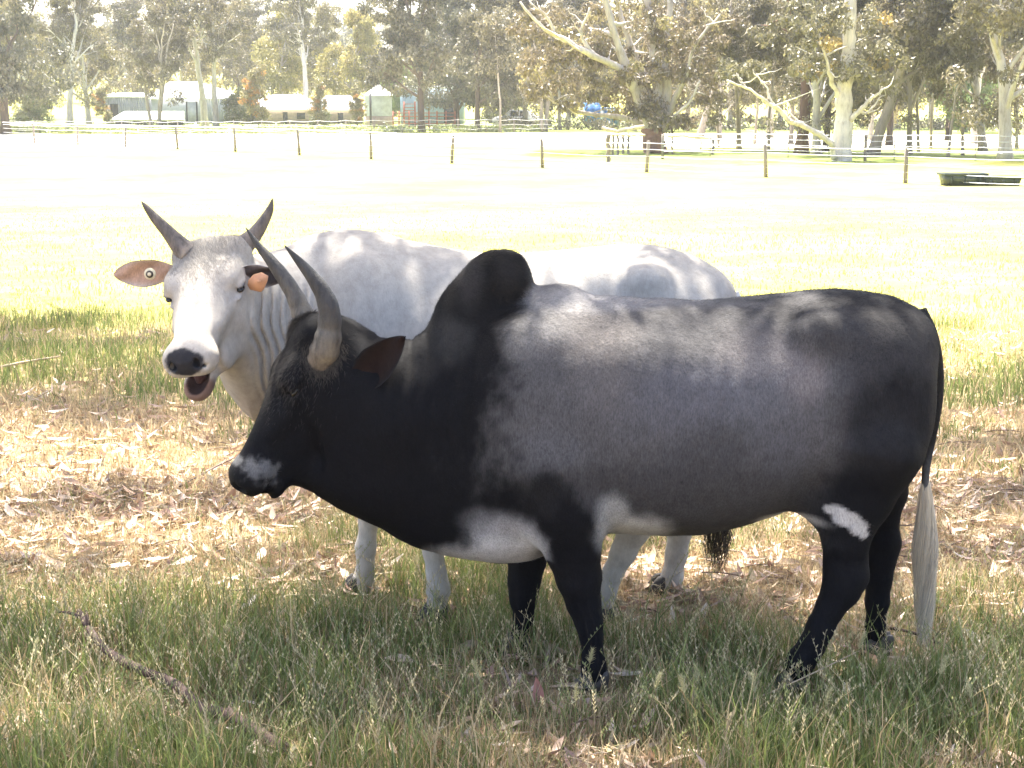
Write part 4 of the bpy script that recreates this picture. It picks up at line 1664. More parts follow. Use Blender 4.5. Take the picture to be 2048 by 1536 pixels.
# near foreleg
yn, yf = YB - .17, YB + .17
limb(Fb, [(1105, 930, yn - .02, .125), (1132, 1020, yn - .02, .100), (1146, 1100, yn - .02, .078)], .06)
limb(Fb, [(1146, 1100, yn - .02, .078), (1158, 1155, yn - .01, .066), (1168, 1204, yn, .051), (1177, 1243, yn, .041), (1183, 1277, yn, .032), (1186, 1311, yn, .030), (1188, 1335, yn, .036), (1186, 1362, yn, .034)], .02)
limb(Fb, [(1095, 960, yf, .11), (1058, 1080, yf, .070), (1054, 1118, yf, .060), (1048, 1160, yf, .051), (1047, 1194, yf, .042), (1047, 1238, yf, .030), (1040, 1275, yf, .030), (1037, 1302, yf, .035), (1033, 1335, yf, .034)], .02)
# near hind leg
limb(Fb, [(1735, 900, yn + .01, .165), (1712, 990, yn, .110), (1698, 1040, yn - .01, .080), (1692, 1082, yn - .01, .068), (1690, 1121, yn, .062), (1690, 1150, yn, .062), (1682, 1178, yn, .054), (1660, 1214, yn, .042),
          (1641, 1253, yn, .038), (1624, 1292, yn, .038), (1602, 1321, yn, .041), (1592, 1345, yn, .038)], .02)
limb(Fb, [(1706, 1120, yn, .034), (1712, 1152, yn, .026), (1690, 1190, yn, .026)], .03)
# far hind leg
limb(Fb, [(1750, 900, yf - .02, .15), (1766, 985, yf, .075), (1764, 1030, yf, .052), (1765, 1082, yf, .046), (1760, 1120, yf, .043), (1757, 1155, yf, .041), (1754, 1204, yf, .035), (1751, 1253, yf, .031), (1753, 1280, yf, .030), (1756, 1305, yf, .033)], .02)
limb(Fb, [(1778, 1070, yf, .026), (1785, 1088, yf, .020), (1772, 1120, yf, .02)], .03)
# flank fold and sheath
Fb.ell(W(1655, 985, -.14, YB), (.10, .05, .10), .06)
Fb.ell(W(1633, 1000, .02, YB), (.035, .04, .065), .03)
# head
OB = un(622, 664, 4.80)
Xb, Lb = frame(un(453, 938, 4.70) - un(622, 664, 4.80), (.22, -.97, -.05))
Zb = np.cross(Xb, Lb)
if Zb[0] > 0:
    Zb = -Zb
FB = np.array([Xb, Lb, Zb])
head(Fb, OB, FB, False, .05)
Fb.cone(OB + .02 * Xb - .11 * Zb, W(800, 830, 0, YB), .11, .16, .07, 1.0)
Fb.cone(OB + .14 * Xb - .17 * Zb, W(760, 950, 0, YB), .080, .10, .07)
Fb.cone(W(612, 935, 0, YB), W(760, 985, 0, YB), .062, .085, .05)
Fb.ell(un(645, 712, 4.745), (.058, .045, .050), .03)
Fb.ell(un(619, 664, 4.84), (.052, .045, .045), .03)
sl, X, Y, Z = Fb.sub(un(690, 1000, 4.4), un(1010, 640, 5.2), .02)
mk = smooth01(un(700, 800, 4.7)[0], un(790, 800, 4.7)[0], X) * (1 - smooth01(un(900, 800, 4.7)[0], un(1000, 800, 4.7)[0], X)) * smooth01(.62, .8, Z) * (1 - smooth01(1.05, 1.2, Z))
Fb.f[sl] += (np.clip(np.sin((X - .12 * Z + .008 * np.sin(Z * 23)) * 2 * math.pi / .05), -.1, 1) * .0045 * mk).astype(np.float32)
sl, X, Y, Z = Fb.sub(np.array([un(800, 800, 4.5)[0], 4.3, .2]), np.array([un(1870, 800, 4.5)[0], 5.3, 1.4]), .02)
Fb.f[sl] += ((fbm(X * 7, Z * 7 + Y * 3, 3) - .5) * .010).astype(np.float32)
barrel = smooth01(un(1230, 800, 4.6)[0], un(1290, 800, 4.6)[0], X) * (1 - smooth01(un(1450, 800, 4.6)[0], un(1540, 800, 4.6)[0], X)) * smooth01(.62, .8, Z) * (1 - smooth01(1.02, 1.14, Z))
Fb.f[sl] += (np.sin((X - .15 * Z) * 2 * math.pi / .058) * .0022 * barrel).astype(np.float32)
gv = np.exp(-((X - un(1200, 800, 4.55)[0] - .05 * (Z - 1)) / .035) ** 2) * smooth01(.55, .7, Z) * (1 - smooth01(1.05, 1.2, Z))
fl = np.exp(-(((X - un(1600, 900, 4.6)[0]) / .10) ** 2 + ((Z - un(1600, 900, 4.6)[2]) / .13) ** 2))
pl = np.exp(-(((X - un(1560, 700, 4.6)[0]) / .11) ** 2 + ((Z - un(1560, 700, 4.6)[2]) / .07) ** 2))
h0 = un(962, 505, 4.74)
h1 = un(988, 605, 4.70)
crs = np.exp(-((X - (h0[0] + (h1[0] - h0[0]) * np.clip((h0[2] - Z) / (h0[2] - h1[2]), 0, 1))) / .020) ** 2) * smooth01(h1[2] - .03, h1[2] + .03, Z) * (Y < 4.80)
Fb.f[sl] += (crs * .012).astype(np.float32)
Fb.f[sl] += (gv * .009 + fl * .014 + pl * .010).astype(np.float32)
P, Qb = Fb.mesh()
print('bull mesh', len(P))
wx = lambda px, py: (un(px, py, YB)[0], un(px, py, YB)[2])
u_ = 1 / 655
BLK = (.0052, .0054, .0068)
GREY = (.072, .0705, .072)
GRD = (.040, .039, .040)


def bl(px, py, rx, ry, col, s_=1, so=.3, side=None):
    a = wx(px, py)
    t = (a[0], a[1], rx * u_, ry * u_, col, s_, so)
    return t + ((side,) if side is not None else ())


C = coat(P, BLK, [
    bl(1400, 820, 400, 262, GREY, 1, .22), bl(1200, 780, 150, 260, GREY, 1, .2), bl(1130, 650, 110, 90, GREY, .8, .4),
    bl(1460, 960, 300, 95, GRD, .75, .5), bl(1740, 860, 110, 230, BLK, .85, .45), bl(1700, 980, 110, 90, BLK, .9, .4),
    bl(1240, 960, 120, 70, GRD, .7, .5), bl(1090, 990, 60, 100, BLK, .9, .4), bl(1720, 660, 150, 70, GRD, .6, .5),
    bl(1500, 740, 120, 60, (.11, .11, .12), .6, .7), bl(1330, 760, 120, 60, (.10, .10, .112), .6, .7), bl(1160, 640, 90, 40, (.12, .11, .105), .7, .7), bl(1200, 720, 50, 70, (.12, .11, .105), .5, .8),  # last two pale spots: coat mottling with sun dapples painted in
    bl(1480, 680, 60, 40, (.17, .155, .15), .6, .7), bl(1575, 725, 40, 45, (.18, .16, .155), .6, .7), bl(1400, 860, 60, 60, GRD, .5, .8), bl(1560, 840, 70, 60, (.09, .09, .10), .5, .8),  # first two spots also carry painted sun dapples
    bl(1080, 600, 55, 60, (.20, .195, .19), .7, .7), bl(1160, 588, 130, 20, (.34, .33, .325), .9, .7), bl(1290, 600, 170, 10, (.20, .195, .195), .7, .7),  # pale topline behind the hump: sunlight painted into the coat
    bl(1040, 660, 36, 36, (.16, .155, .15), .6, .7), bl(905, 660, 40, 40, (.05, .05, .048), .6, .7), bl(835, 715, 40, 30, (.035, .034, .032), .6, .8),  # last spot paints a faint sheen on the neck
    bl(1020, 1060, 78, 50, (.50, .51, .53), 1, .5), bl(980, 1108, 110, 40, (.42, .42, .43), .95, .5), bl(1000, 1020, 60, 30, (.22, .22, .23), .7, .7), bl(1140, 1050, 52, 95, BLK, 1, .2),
    bl(965, 560, 95, 75, (.011, .0105, .0105), 1, .2), bl(938, 550, 22, 48, (.045, .043, .042), .7, .7), bl(1015, 545, 26, 40, (.030, .029, .028), .6, .7), bl(1255, 1030, 62, 42, (.42, .43, .43), .95, .5), bl(1215, 985, 28, 40, (.30, .31, .31), .8, .6), bl(1340, 1062, 90, 14, (.30, .30, .30), .6, .6), bl(1560, 1012, 55, 12, (.5, .48, .45), .8, .5),  # paler hump lobes: soft light painted beside the crease
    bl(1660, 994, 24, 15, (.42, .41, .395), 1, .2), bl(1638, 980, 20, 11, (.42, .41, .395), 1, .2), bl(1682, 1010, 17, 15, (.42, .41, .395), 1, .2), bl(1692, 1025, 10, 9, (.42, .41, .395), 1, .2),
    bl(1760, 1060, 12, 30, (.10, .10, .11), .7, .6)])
# legs and lower body stay black; brisket patch must not reach the legs
legs = np.where((P[:, 0] > un(840, 1100, 4.7)[0]) & (P[:, 0] < un(1092, 1100, 4.7)[0]), P[:, 2] < un(1000, 1135, 4.7)[2], P[:, 2] < un(1150, 1110, 4.63)[2]).astype(float)[:, None]
C = C * (1 - legs) + np.array(BLK) * 1.3 * legs
# head markings in the head's own frame
lc = (P - OB) @ FB.T
hm = lambda x, y, z, rx, ry, rz: np.sqrt(((lc[:, 0] - x) / rx) ** 2 + ((lc[:, 1] - y) / ry) ** 2 + ((lc[:, 2] - z) / rz) ** 2)
inhead = (P[:, 0] < wx(690, 800)[0])
nzz = (fbm(P[:, 0] * 60, P[:, 2] * 60, 3) - .5)
for s in (-1, 1):
    m = (1 - smooth01(.6, 1.3, hm(.435, s * .060, -.075, .040, .035, .058) + nzz * 1.4))[:, None] * inhead[:, None] * .85
    C = C * (1 - m) + np.array((.11, .11, .11)) * m
m = (1 - smooth01(.7, 1.25, hm(.445, 0, -.014, .020, .060, .016) + nzz * .8))[:, None] * inhead[:, None]
C = C * (1 - m) + np.array((.10, .10, .10)) * m
m = (1 - smooth01(.85, 1.1, hm(.520, 0, -.058, .062, .062, .060)))[:, None] * inhead[:, None]
C = C * (1 - m) + np.array((.009, .009, .010)) * m
m = (1 - smooth01(.5, 1.4, hm(.07, 0, .035, .07, .08, .035) + nzz * 1.5))[:, None] * inhead[:, None] * .7
C = C * (1 - m) + np.array((.030, .029, .027)) * m
bull_base = np.array([un(1400, 1370, 4.8)[0], YB, 0.0])
bull = empty('bull', tuple(bull_base), 'long horned black and grey humped bull standing side on in front', 'bull')
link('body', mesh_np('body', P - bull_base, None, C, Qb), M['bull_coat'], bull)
hc = [(0, (.21, .145, .10)), (.14, (.13, .105, .08)), (.35, (.12, .108, .09)), (.55, (.070, .066, .062)), (.8, (.05, .048, .045)), (1, (.03, .03, .03))]
hc2 = [(0, (.20, .155, .11)), (.2, (.13, .108, .078)), (.36, (.085, .076, .062)), (.46, (.038, .036, .035)), (.75, (.035, .035, .036)), (1, (.022, .022, .023))]
yhn, yhf = 4.70, 4.86
horn(bull, [(un(626, 690, yhf), .040), (un(617, 664, yhf), .042), (un(609, 640, yhf), .037), (un(598, 610, yhf), .030), (un(583, 580, yhf), .0255), (un(562, 548, yhf), .0225), (un(539, 518, yhf), .017), (un(514, 488, yhf), .0105), (un(492, 456, yhf), .002)], hc, bull_base, .06)
horn(bull, [(un(630, 722, yhn + .05), .044), (un(642, 716, yhn + .01), .048), (un(652, 690, yhn - .01), .044), (un(659, 655, yhn - .01), .036), (un(658, 618, yhn - .02), .032), (un(644, 582, yhn - .02), .0265), (un(620, 548, yhn - .02), .019), (un(594, 518, yhn - .02), .0115), (un(569, 491, yhn - .02), .002)], hc2, bull_base, .06)
ear(bull, un(704, 776, 4.675), un(808, 673, 4.60), (-.10, -1, .15), .112, bull_base, (.016, .010, .009), (.012, .012, .013), .5, prof=(.45, .72, .97, 1, .80, .55, .30, .16, .04))
ear(bull, un(700, 770, 4.94), un(740, 690, 5.06), (.3, -1, .1), .10, bull_base, (.020, .015, .013), (.012, .012, .013), .3)
for s in (-1, 1):
    ball(bull, OB + .178 * FB[0] + s * .101 * FB[1] - .034 * FB[2], .0135, bull_base, M['eye'], sc_=(1.3, .8, .6), F=FB)
hd = (-1, -.05, 0)
for px, py, y in ((1190, 1385, yn), (1035, 1360, yf), (1588, 1370, yn), (1758, 1325, yf)):
    g = un(px, py, y)
    g[2] = float(gz(g[0], g[1])) + .004
    ho = hoof(bull, g, bull_base, hd)
tp = [un(1835, 625, YB - .02), un(1860, 672, YB - .03), un(1873, 735, YB - .03), un(1874, 800, YB - .02), un(1864, 870, YB), un(1853, 930, YB), un(1850, 985, YB), un(1850, 1060, YB)]
b = MB()
TP = spline(tp, 40)
b.tube(TP - bull_base, np.interp(np.linspace(0, 1, 40), [0, .15, .6, .85, 1], [.030, .024, .014, .011, .007]), 14,
       np.stack([np.interp(np.linspace(0, 1, 40), [0, .6, .85, 1], [.014, .02, .10, .3])] * 3, 1))
tl = link('tail', b.mesh('tail'), M['bull_coat'], bull)
hair_switch(tl, tp[6] + np.array([0, 0, .05]), un(1848, 1290, YB), bull_base, (.80, .70, .52), (.46, .41, .34), 1200, .036, .0009, 3, wav=.022, belly=.42, tail=.18)
# hair along the back keeps its painted sunlight; scruffy dark hair on the hump
def fur(parent, P, Q, C, maskfn, n, length, base, seed, lift=.5, flow=(1, 0, -.3), rad=.0005, name='coat_hair'):
    r = np.random.default_rng(seed)
    v0, v1, v2 = P[Q[:, 0]], P[Q[:, 1]], P[Q[:, 2]]
    nr = np.cross(v1 - v0, v2 - v0)
    ar = np.linalg.norm(nr, axis=1)
    nr /= ar[:, None] + 1e-9
    cen = P[Q].mean(1)
    w_ = ar * maskfn(cen, nr)
    ii = r.choice(len(Q), n, p=w_ / w_.sum())
    a, b_ = r.random((2, n, 1))
    p = P[Q[ii, 0]] * (1 - a) * (1 - b_) + P[Q[ii, 1]] * a * (1 - b_) + P[Q[ii, 2]] * a * b_ + P[Q[ii, 3]] * (1 - a) * b_
    nn_ = nr[ii]
    fl = np.array(flow) + r.normal(0, .25, (n, 3))
    fl = fl - nn_ * (fl * nn_).sum(1)[:, None]
    fl /= np.linalg.norm(fl, axis=1)[:, None] + 1e-6
    d = fl + nn_ * lift * (.5 + r.random((n, 1)))
    d /= np.linalg.norm(d, axis=1)[:, None]
    Lh = length * (.5 + .8 * r.random((n, 1)))
    sd_ = np.cross(d, nn_ + r.normal(0, .3, (n, 3)))
    sd_ /= np.linalg.norm(sd_, axis=1)[:, None] + 1e-6
    V = np.stack([p - sd_ * rad - nn_ * .001, p + sd_ * rad - nn_ * .001, p + d * Lh + fl * Lh * .25], 1).reshape(-1, 3)
    cc = C[Q[ii, 0]] * (.75 + .5 * r.random((n, 1)))
    return link(name, mesh_np(name, V - base, np.arange(n * 3).reshape(-1, 3), np.repeat(cc, 3, 0), None, False), M['tailhair'], parent, kind='stuff')


def mk_bull(c, n):
    z = smooth01(.95, 1.2, c[:, 2]) + .25
    hump = np.exp(-(((c[:, 0] - wx(985, 560)[0]) / .16) ** 2 + ((c[:, 2] - wx(985, 560)[1]) / .16) ** 2)) * 3
    brk = np.exp(-(((c[:, 0] - wx(1100, 580)[0]) / .12) ** 2 + ((c[:, 2] - wx(1100, 580)[1]) / .05) ** 2)) * 3
    poll = np.exp(-(((c[:, 0] - wx(600, 690)[0]) / .05) ** 2 + ((c[:, 2] - wx(600, 690)[1]) / .05) ** 2)) * 2
    return (z + hump + brk + poll) * (n[:, 1] < .4)


fur(bull, P, Qb, C, mk_bull, 90000, .012, bull_base, 4, .35, (1, 0, -.5), .00045)
HB = [un(645, 712, 4.72), un(619, 664, 4.84)]
fur(bull, P, Qb, C * 0 + np.array((.060, .052, .042)), lambda c, n: sum(np.exp(-(((c - h) ** 2).sum(1) / .058 ** 2) ** 2) for h in HB) + 1e-9, 4200, .020, bull_base, 14, .5, (.2, 0, -.8), .0006, 'rough_hair')
fur(bull, P, Qb, C * 0 + np.array((.050, .046, .042)), lambda c, n: np.exp(-(((c - un(570, 740, 4.74)) ** 2).sum(1) / .085 ** 2)) + 1e-9, 2600, .016, bull_base, 15, .4, (-.3, 0, -.8), .0005, 'rough_hair')

# ================================================================== WHITE COW
YC = 5.46
x0 = un(300, 700, 5.0)[0] - .05
x1 = un(1485, 600, YC)[0] + .05
Fc = Field(grade(x0, x1, [(x0, un(640, 600, 5.1)[0], .0056)], .0105), grade(4.58, YC + .42, [(4.50, 5.30, .0065)], .0105), grade(-.01, 1.46, [(.66, 1.22, .0056)], .0105))


def sc(px, ty, by, hw, yc=0.0, tp=0.0):
    return st(px, ty, by, hw, yc, tp, YC)


Fc.loft([
    sc(470, 540, 760, .07, -.13), sc(510, 512, 820, .12, -.11, .05), sc(560, 495, 800, .15, -.08, .05), sc(610, 480, 870, .18, -.04, .05), sc(660, 474, 930, .21, 0, 0), sc(720, 470, 975, .24, 0, 0),
    sc(790, 474, 1000, .26, 0, -.04), sc(860, 490, 1000, .27, 0, -.06), sc(940, 504, 1005, .285, 0, -.08), sc(1020, 508, 1012, .29, 0, -.1), sc(1100, 503, 1010, .29, 0, -.1), sc(1180, 495, 1000, .28, 0, -.08),
    sc(1240, 489, 980, .265, 0, -.04), sc(1300, 488, 960, .25, 0, 0), sc(1350, 498, 945, .235, 0, 0), sc(1400, 515, 930, .21, 0, 0), sc(1440, 540, 900, .17, 0, 0), sc(1464, 568, 850, .12, 0, 0), sc(1478, 610, 780, .05)], .02, 2.2)
for s in (-1, 1):
    Fc.ell(W(720, 700, s * .15, YC), (.17, .09, .30), .09)
    Fc.ell(W(1360, 730, s * .14, YC), (.19, .11, .26), .09)
    Fc.ell(W(1290, 560, s * .17, YC), (.07, .05, .045), .06)
    Fc.ell(W(960, 760, s * .18, YC), (.26, .10, .25), .10)
    Fc.ell(W(1430, 590, s * .08, YC), (.06, .045, .06), .06)
Fc.ell(W(690, 520, 0, YC), (.15, .07, .085), .08)
Fc.ell(W(580, 790, -.06, YC), (.10, .045, .11), .06)
cn, cf = YC - .16, YC + .16
# fore legs: right one in the picture is nearer
limb(Fc, [(760, 900, cf, .11), (742, 1000, cf, .062), (738, 1040, cf, .036), (733, 1085, cf, .033), (731, 1098, cf, .036), (731, 1130, cf, .031), (727, 1160, cf, .037), (722, 1178, cf, .036)], .02)
limb(Fc, [(860, 900, cn, .12), (864, 1010, cn, .066), (865, 1060, cn, .040), (866, 1102, cn, .034), (873, 1146, cn, .033), (877, 1180, cn, .039), (874, 1210, cn, .036)], .02)
limb(Fc, [(1340, 880, cn, .15), (1300, 980, cn, .085), (1269, 1053, cn, .056), (1246, 1106, cn, .041), (1226, 1145, cn, .033), (1215, 1180, cn, .030), (1210, 1205, cn, .035)], .025)
limb(Fc, [(1380, 880, cf, .14), (1370, 980, cf, .07), (1359, 1062, cf, .042), (1353, 1106, cf, .038), (1344, 1155, cf, .037), (1335, 1190, cf, .038), (1330, 1208, cf, .038)], .025)
Fc.ell(W(1200, 1015, 0, YC), (.14, .04, .05), .04)
# head
OC = un(424, 505, 5.16)
muz = un(338, 760, 4.69)
Xc, Lc = frame(muz - OC, (.92, -.385, .03))
Zc = np.cross(Xc, Lc)
if Zc[1] > 0:
    Zc = -Zc
FC = np.array([Xc, Lc, Zc])
J, JF = head(Fc, OC, FC, True, .05, .20, 1.12, .90)
Fc.cone(OC + .03 * Xc - .12 * Zc, un(560, 640, YC - .10), .105, .17, .08)
Fc.cone(OC + .13 * Xc - .15 * Zc, un(560, 740, YC - .10), .085, .14, .08)
Fc.cone(OC + .20 * Xc - .16 * Zc, un(520, 780, YC - .10), .05, .08, .06)
# neck folds: vertical creases between cheek and shoulder
sl, X, Y, Z = Fc.sub(np.array([un(470, 760, 5.2)[0], 4.95, .70]), np.array([un(640, 560, 5.6)[0], 5.5, 1.35]), .02)
a0, a1 = un(492, 640, 5.05)[0], un(625, 640, 5.1)[0]
mk = smooth01(a0 - .01, a0 + .03, X) * (1 - smooth01(a1 - .04, a1 + .04, X)) * smooth01(.74, .86, Z) * (1 - smooth01(1.12, 1.22, Z))
ph = (X + .10 * (Z - 1.0) + .006 * np.sin(Z * 31)) * 2 * math.pi / .026
Fc.f[sl] += (np.clip(np.sin(ph), -.2, 1) * .0115 * mk).astype(np.float32)
P, Qc = Fc.mesh()
print('cow mesh', len(P))
WH = (.42, .392, .348)
wc = lambda px, py: (un(px, py, YC)[0], un(px, py, YC)[2])


def bc(px, py, rx, ry, col, s_=1, so=.3, side=None):
    a = wc(px, py)
    t = (a[0], a[1], rx / 590, ry / 590, col, s_, so)
    return t + ((side,) if side is not None else ())


C = coat(P, WH, [
    bc(700, 560, 150, 90, (.39, .37, .335), .6, .7), bc(760, 640, 60, 60, (.42, .40, .37), .8, .8), bc(1150, 515, 60, 25, (.33, .32, .30), .4, .7), bc(1250, 540, 120, 50, (.39, .37, .335), .6, .7),
    bc(1450, 575, 30, 50, (.30, .29, .28), .5, .7), bc(560, 800, 60, 60, (.34, .27, .21), .6, .7), bc(878, 1240, 40, 30, (.22, .21, .20), .8, .5), bc(735, 1040, 25, 20, (.48, .42, .34), .6, .6), bc(640, 900, 120, 60, (.36, .33, .29), .5, .6)])
lc = (P - OC) @ FC.T
lc[:, 0] /= .90
inhead = ((lc[:, 0] > -.15) & (lc[:, 0] < .70) & (np.abs(lc[:, 1]) < .2) & (lc[:, 2] > -.40) & (lc[:, 2] < .10)).astype(float)
nzz = (fbm(P[:, 0] * 60, P[:, 2] * 60, 3) - .5)


def paint(m, col, s_=1):
    global C
    m = (np.clip(m, 0, 1) * s_ * inhead)[:, None]
    C = C * (1 - m) + np.array(col) * m


hm = lambda x, y, z, rx, ry, rz: np.sqrt(((lc[:, 0] - x) / rx) ** 2 + ((lc[:, 1] - y) / ry) ** 2 + ((lc[:, 2] - z) / rz) ** 2)
paint(1 - smooth01(.6, 1.3, hm(.03, 0, .03, .10, .11, .06) + nzz * .8), (.36, .34, .31), .5)
for s in (-1, 1):
    paint(1 - smooth01(.7, 1.4, hm(.0, s * .09, .02, .05, .045, .06) + nzz), (.30, .28, .25), .8)
    paint(1 - smooth01(.8, 1.3, hm(.178, s * .134, -.030, .030, .018, .016) + nzz * .3), (.045, .04, .04), .95)
    paint(1 - smooth01(.6, 1.5, hm(.205, s * .125, -.032, .045, .03, .02) + nzz), (.45, .43, .42), .5)
# nose pad and lips
npad = 1 - smooth01(.90, 1.06, hm(.50, 0, -.050, .052, .066, .046) + nzz * .22)
paint(npad, (.030, .030, .034), 1)
paint(1 - smooth01(.85, 1.15, hm(.475, 0, -.118, .05, .06, .018) + nzz * .4), (.24, .16, .13), .8)
# lower lip and inside of the mouth
jx = (P - J(.415, 0, -.154)) @ JF.T
inj = np.sqrt((jx[:, 0] / .09) ** 2 + (jx[:, 1] / .065) ** 2 + (jx[:, 2] / .05) ** 2)
paint(1 - smooth01(.75, 1.1, np.sqrt(((jx[:, 0] - .03) / .055) ** 2 + (jx[:, 1] / .066) ** 2 + (jx[:, 2] / .032) ** 2) + nzz * .2), (.17, .095, .07), .9)
mh = (P - J(.415, 0, -.130)) @ JF.T
cav = np.sqrt((mh[:, 0] / .066) ** 2 + (mh[:, 1] / .040) ** 2 + (mh[:, 2] / .024) ** 2)
paint(1 - smooth01(.98, 1.10, cav), (.030, .018, .017), 1)
cow_base = np.array([un(1050, 1230, YC)[0], YC, float(gz(0, YC))])
cow = empty('cow', tuple(cow_base), 'white humped cow with open mouth and ear tags standing behind the bull', 'cow')
link('body', mesh_np('body', P - cow_base, None, C, Qc), M['cow_coat'], cow)
ch = [(0, (.20, .17, .145)), (.3, (.135, .115, .10)), (.7, (.115, .098, .085)), (1, (.075, .062, .055))]
yh = 5.15
horn(cow, [(un(376, 507, yh), .040), (un(358, 489, yh), .031), (un(336, 464, yh), .0225), (un(311, 437, yh), .0165), (un(293, 415, yh), .010), (un(283, 403, yh), .002)], ch, cow_base, .0)
horn(cow, [(un(466, 507, yh), .042), (un(488, 490, yh), .035), (un(510, 468, yh), .025), (un(527, 443, yh), .019), (un(540, 418, yh), .0125), (un(545, 397, yh), .002)], ch, cow_base, .0)
e1 = ear(cow, un(350, 543, 5.20), un(227, 550, 5.17), (.05, -1, -.15), .092, cow_base, (.47, .31, .22), (.50, .45, .42), .35, .0)
e2 = ear(cow, un(482, 543, 5.045), un(572, 562, 5.12), (-.1, -1, -.35), .082, cow_base, (.055, .05, .052), (.28, .27, .27), .30, .0)
for s in (-1, 1):
    ball(cow, OC + .178 * .90 * FC[0] + s * .106 * 1.16 * FC[1] - .034 * FC[2], .0150, cow_base, M['eye'], sc_=(1.1, .9, .62), F=FC)
    continue
    b = MB()
    cE = OC + .174 * FC[0] + s * .1185 * 1.14 * FC[1] - .026 * FC[2]
    P3 = [cE + FC[0] * (.026 * math.cos(a)) + FC[2] * (.012 * math.sin(a)) - FC[1] * s * (.004 + .012 * math.cos(a) ** 2) for a in np.linspace(.0, math.pi, 9)]
    b.tube(np.array(P3) - cow_base, .0045, 6, (.08, .07, .07))
    link('eyelid', b.mesh('eyelid'), M['ear'], cow)
M['tagcream'] = simple('cream_tag_plastic', (.62, .55, .38), .45, 0, .08, 20, 0)
M['tagorange'] = simple('faded_orange_tag_plastic', (.58, .30, .16), .5, 0, .15, 20, .1)
M['tagdark'] = simple('tag_hole', (.05, .04, .03), .6, 0, .1, 20, 0)
c = un(300, 548, 5.145)
b = MB()
b.tube(np.array([c + (0, .0, 0), c + (0, -.004, 0)]) - cow_base, [.0195, .0185], 24)
link('ear_tag', b.mesh('ear_tag'), M['tagcream'], e1)
b = MB()
b.tube(np.array([c + (0, -.0045, 0), c + (0, -.0075, 0)]) - cow_base, [.0125, .012], 20)
link('tag_button', b.mesh('tag_button'), M['tagdark'], e1)
b = MB()
b.tube(np.array([c + (0, -.0078, 0), c + (0, -.012, 0)]) - cow_base, [.0065, .006], 16)
link('tag_pin', b.mesh('tag_pin'), M['tagcream'], e1)
pts = [(497, 560), (507, 549), (521, 545), (535, 552), (533, 563), (527, 578), (521, 584), (512, 582), (500, 579), (495, 570)]
V = [un(a, b_, 5.020 + .0005 * (b_ - 545)) for a, b_ in pts]
V = V + [v + np.array([.002, .004, 0]) for v in V]
n = len(pts)
V.append(np.mean(V[:n], 0))
V.append(np.mean(V[n:2 * n], 0))
me = mesh_np('ear_tag', np.array(V) - cow_base, [[2 * n, (k + 1) % n, k] for k in range(n)] + [[2 * n + 1, n + k, n + (k + 1) % n] for k in range(n)], None,
             [[k, (k + 1) % n, (k + 1) % n + n, k + n] for k in range(n)], False)
link('ear_tag', me, M['tagorange'], e2)
b = MB()
c = un(518, 562, 5.026)
b.tube(np.array([c + (0, -.004, 0), c + (0, -.010, 0)]) - cow_base, [.007, .006], 14)
link('tag_button', b.mesh('tag_button'), M['tagorange'], e2)
# tongue
b = MB()
b.tube(np.array([J(.30, 0, -.145), J(.36, 0, -.140), J(.405, 0, -.146), J(.425, 0, -.150)]) - cow_base, [.022, .024, .020, .008], 12, (.07, .04, .038))
link('tongue', b.mesh('tongue'), M['ear'], cow)
for px, py, y in ((719, 1192, cf), (872, 1238, cn), (1204, 1238, cn), (1326, 1226, cf)):
    g = un(px, py, y)
    g[2] = float(gz(g[0], g[1])) + .004
    hoof(cow, g, cow_base, (-1, -.2, 0))
tp = [un(1462, 590, YC), un(1482, 640, YC), un(1490, 720, YC), un(1480, 850, YC + .02), un(1455, 960, YC + .03), un(1440, 1050, YC + .03)]
b = MB()
b.tube(spline(tp, 30) - cow_base, np.linspace(.030, .010, 30), 12, np.array([(.5, .49, .48)] * 30) * np.linspace(1, .3, 30)[:, None])
tl = link('tail', b.mesh('tail'), M['cow_coat'], cow)
hair_switch(tl, un(1440, 1030, YC + .03), un(1432, 1150, YC + .03), cow_base, (.03, .028, .026), (.10, .08, .06), 260, .055, .0012, 8, belly=.35, tail=.4, wav=.02)


def mk_cow(c, n):
    z = smooth01(.95, 1.2, c[:, 2]) * .6 + .15
    l2 = (c - OC) @ FC.T
    fh = np.exp(-((l2[:, 0] / .13) ** 2 + (l2[:, 1] / .12) ** 2 + (l2[:, 2] / .08) ** 2)) * 8
    return (z + fh) * (n[:, 1] < .4)


fur(cow, P, Qc, C, mk_cow, 40000, .009, cow_base, 6, .3, (.6, 0, -.7), .00045)
fc = OC + .05 * FC[0] + .03 * FC[2]
fur(cow, P, Qc, C * .8, lambda c, n: np.exp(-(((c - fc) ** 2).sum(1) / .085 ** 2)) * (n[:, 1] < .3) + 1e-9, 3800, .022, cow_base, 16, .35, (-.3, 0, .8), .0006, 'forehead_hair')
# ------------------------------------------------------------------ grass
def clumps_mask(x, y):
    """share of green (0 dry .. 1 green) on the near ground"""
    g = fbm(x * 1.1 + 4, y * 1.1 + 2, 3)
    m = smooth01(.36, .60, g)
    dry = np.zeros_like(x)
    if not GREENPTS:
        GREENPTS.extend((gp(q[0], q[1]), q[2], q[3], q[4]) for q in GREENMAP)
    for p, rx, ry, s in GREENPTS:
        d = np.sqrt(((x - p[0]) / rx) ** 2 + ((y - p[1]) / ry) ** 2)
        dry = dry + s * (1 - smooth01(.6, 1.3, d))
    return np.clip(m * .8 + .15 - dry, 0, 1)


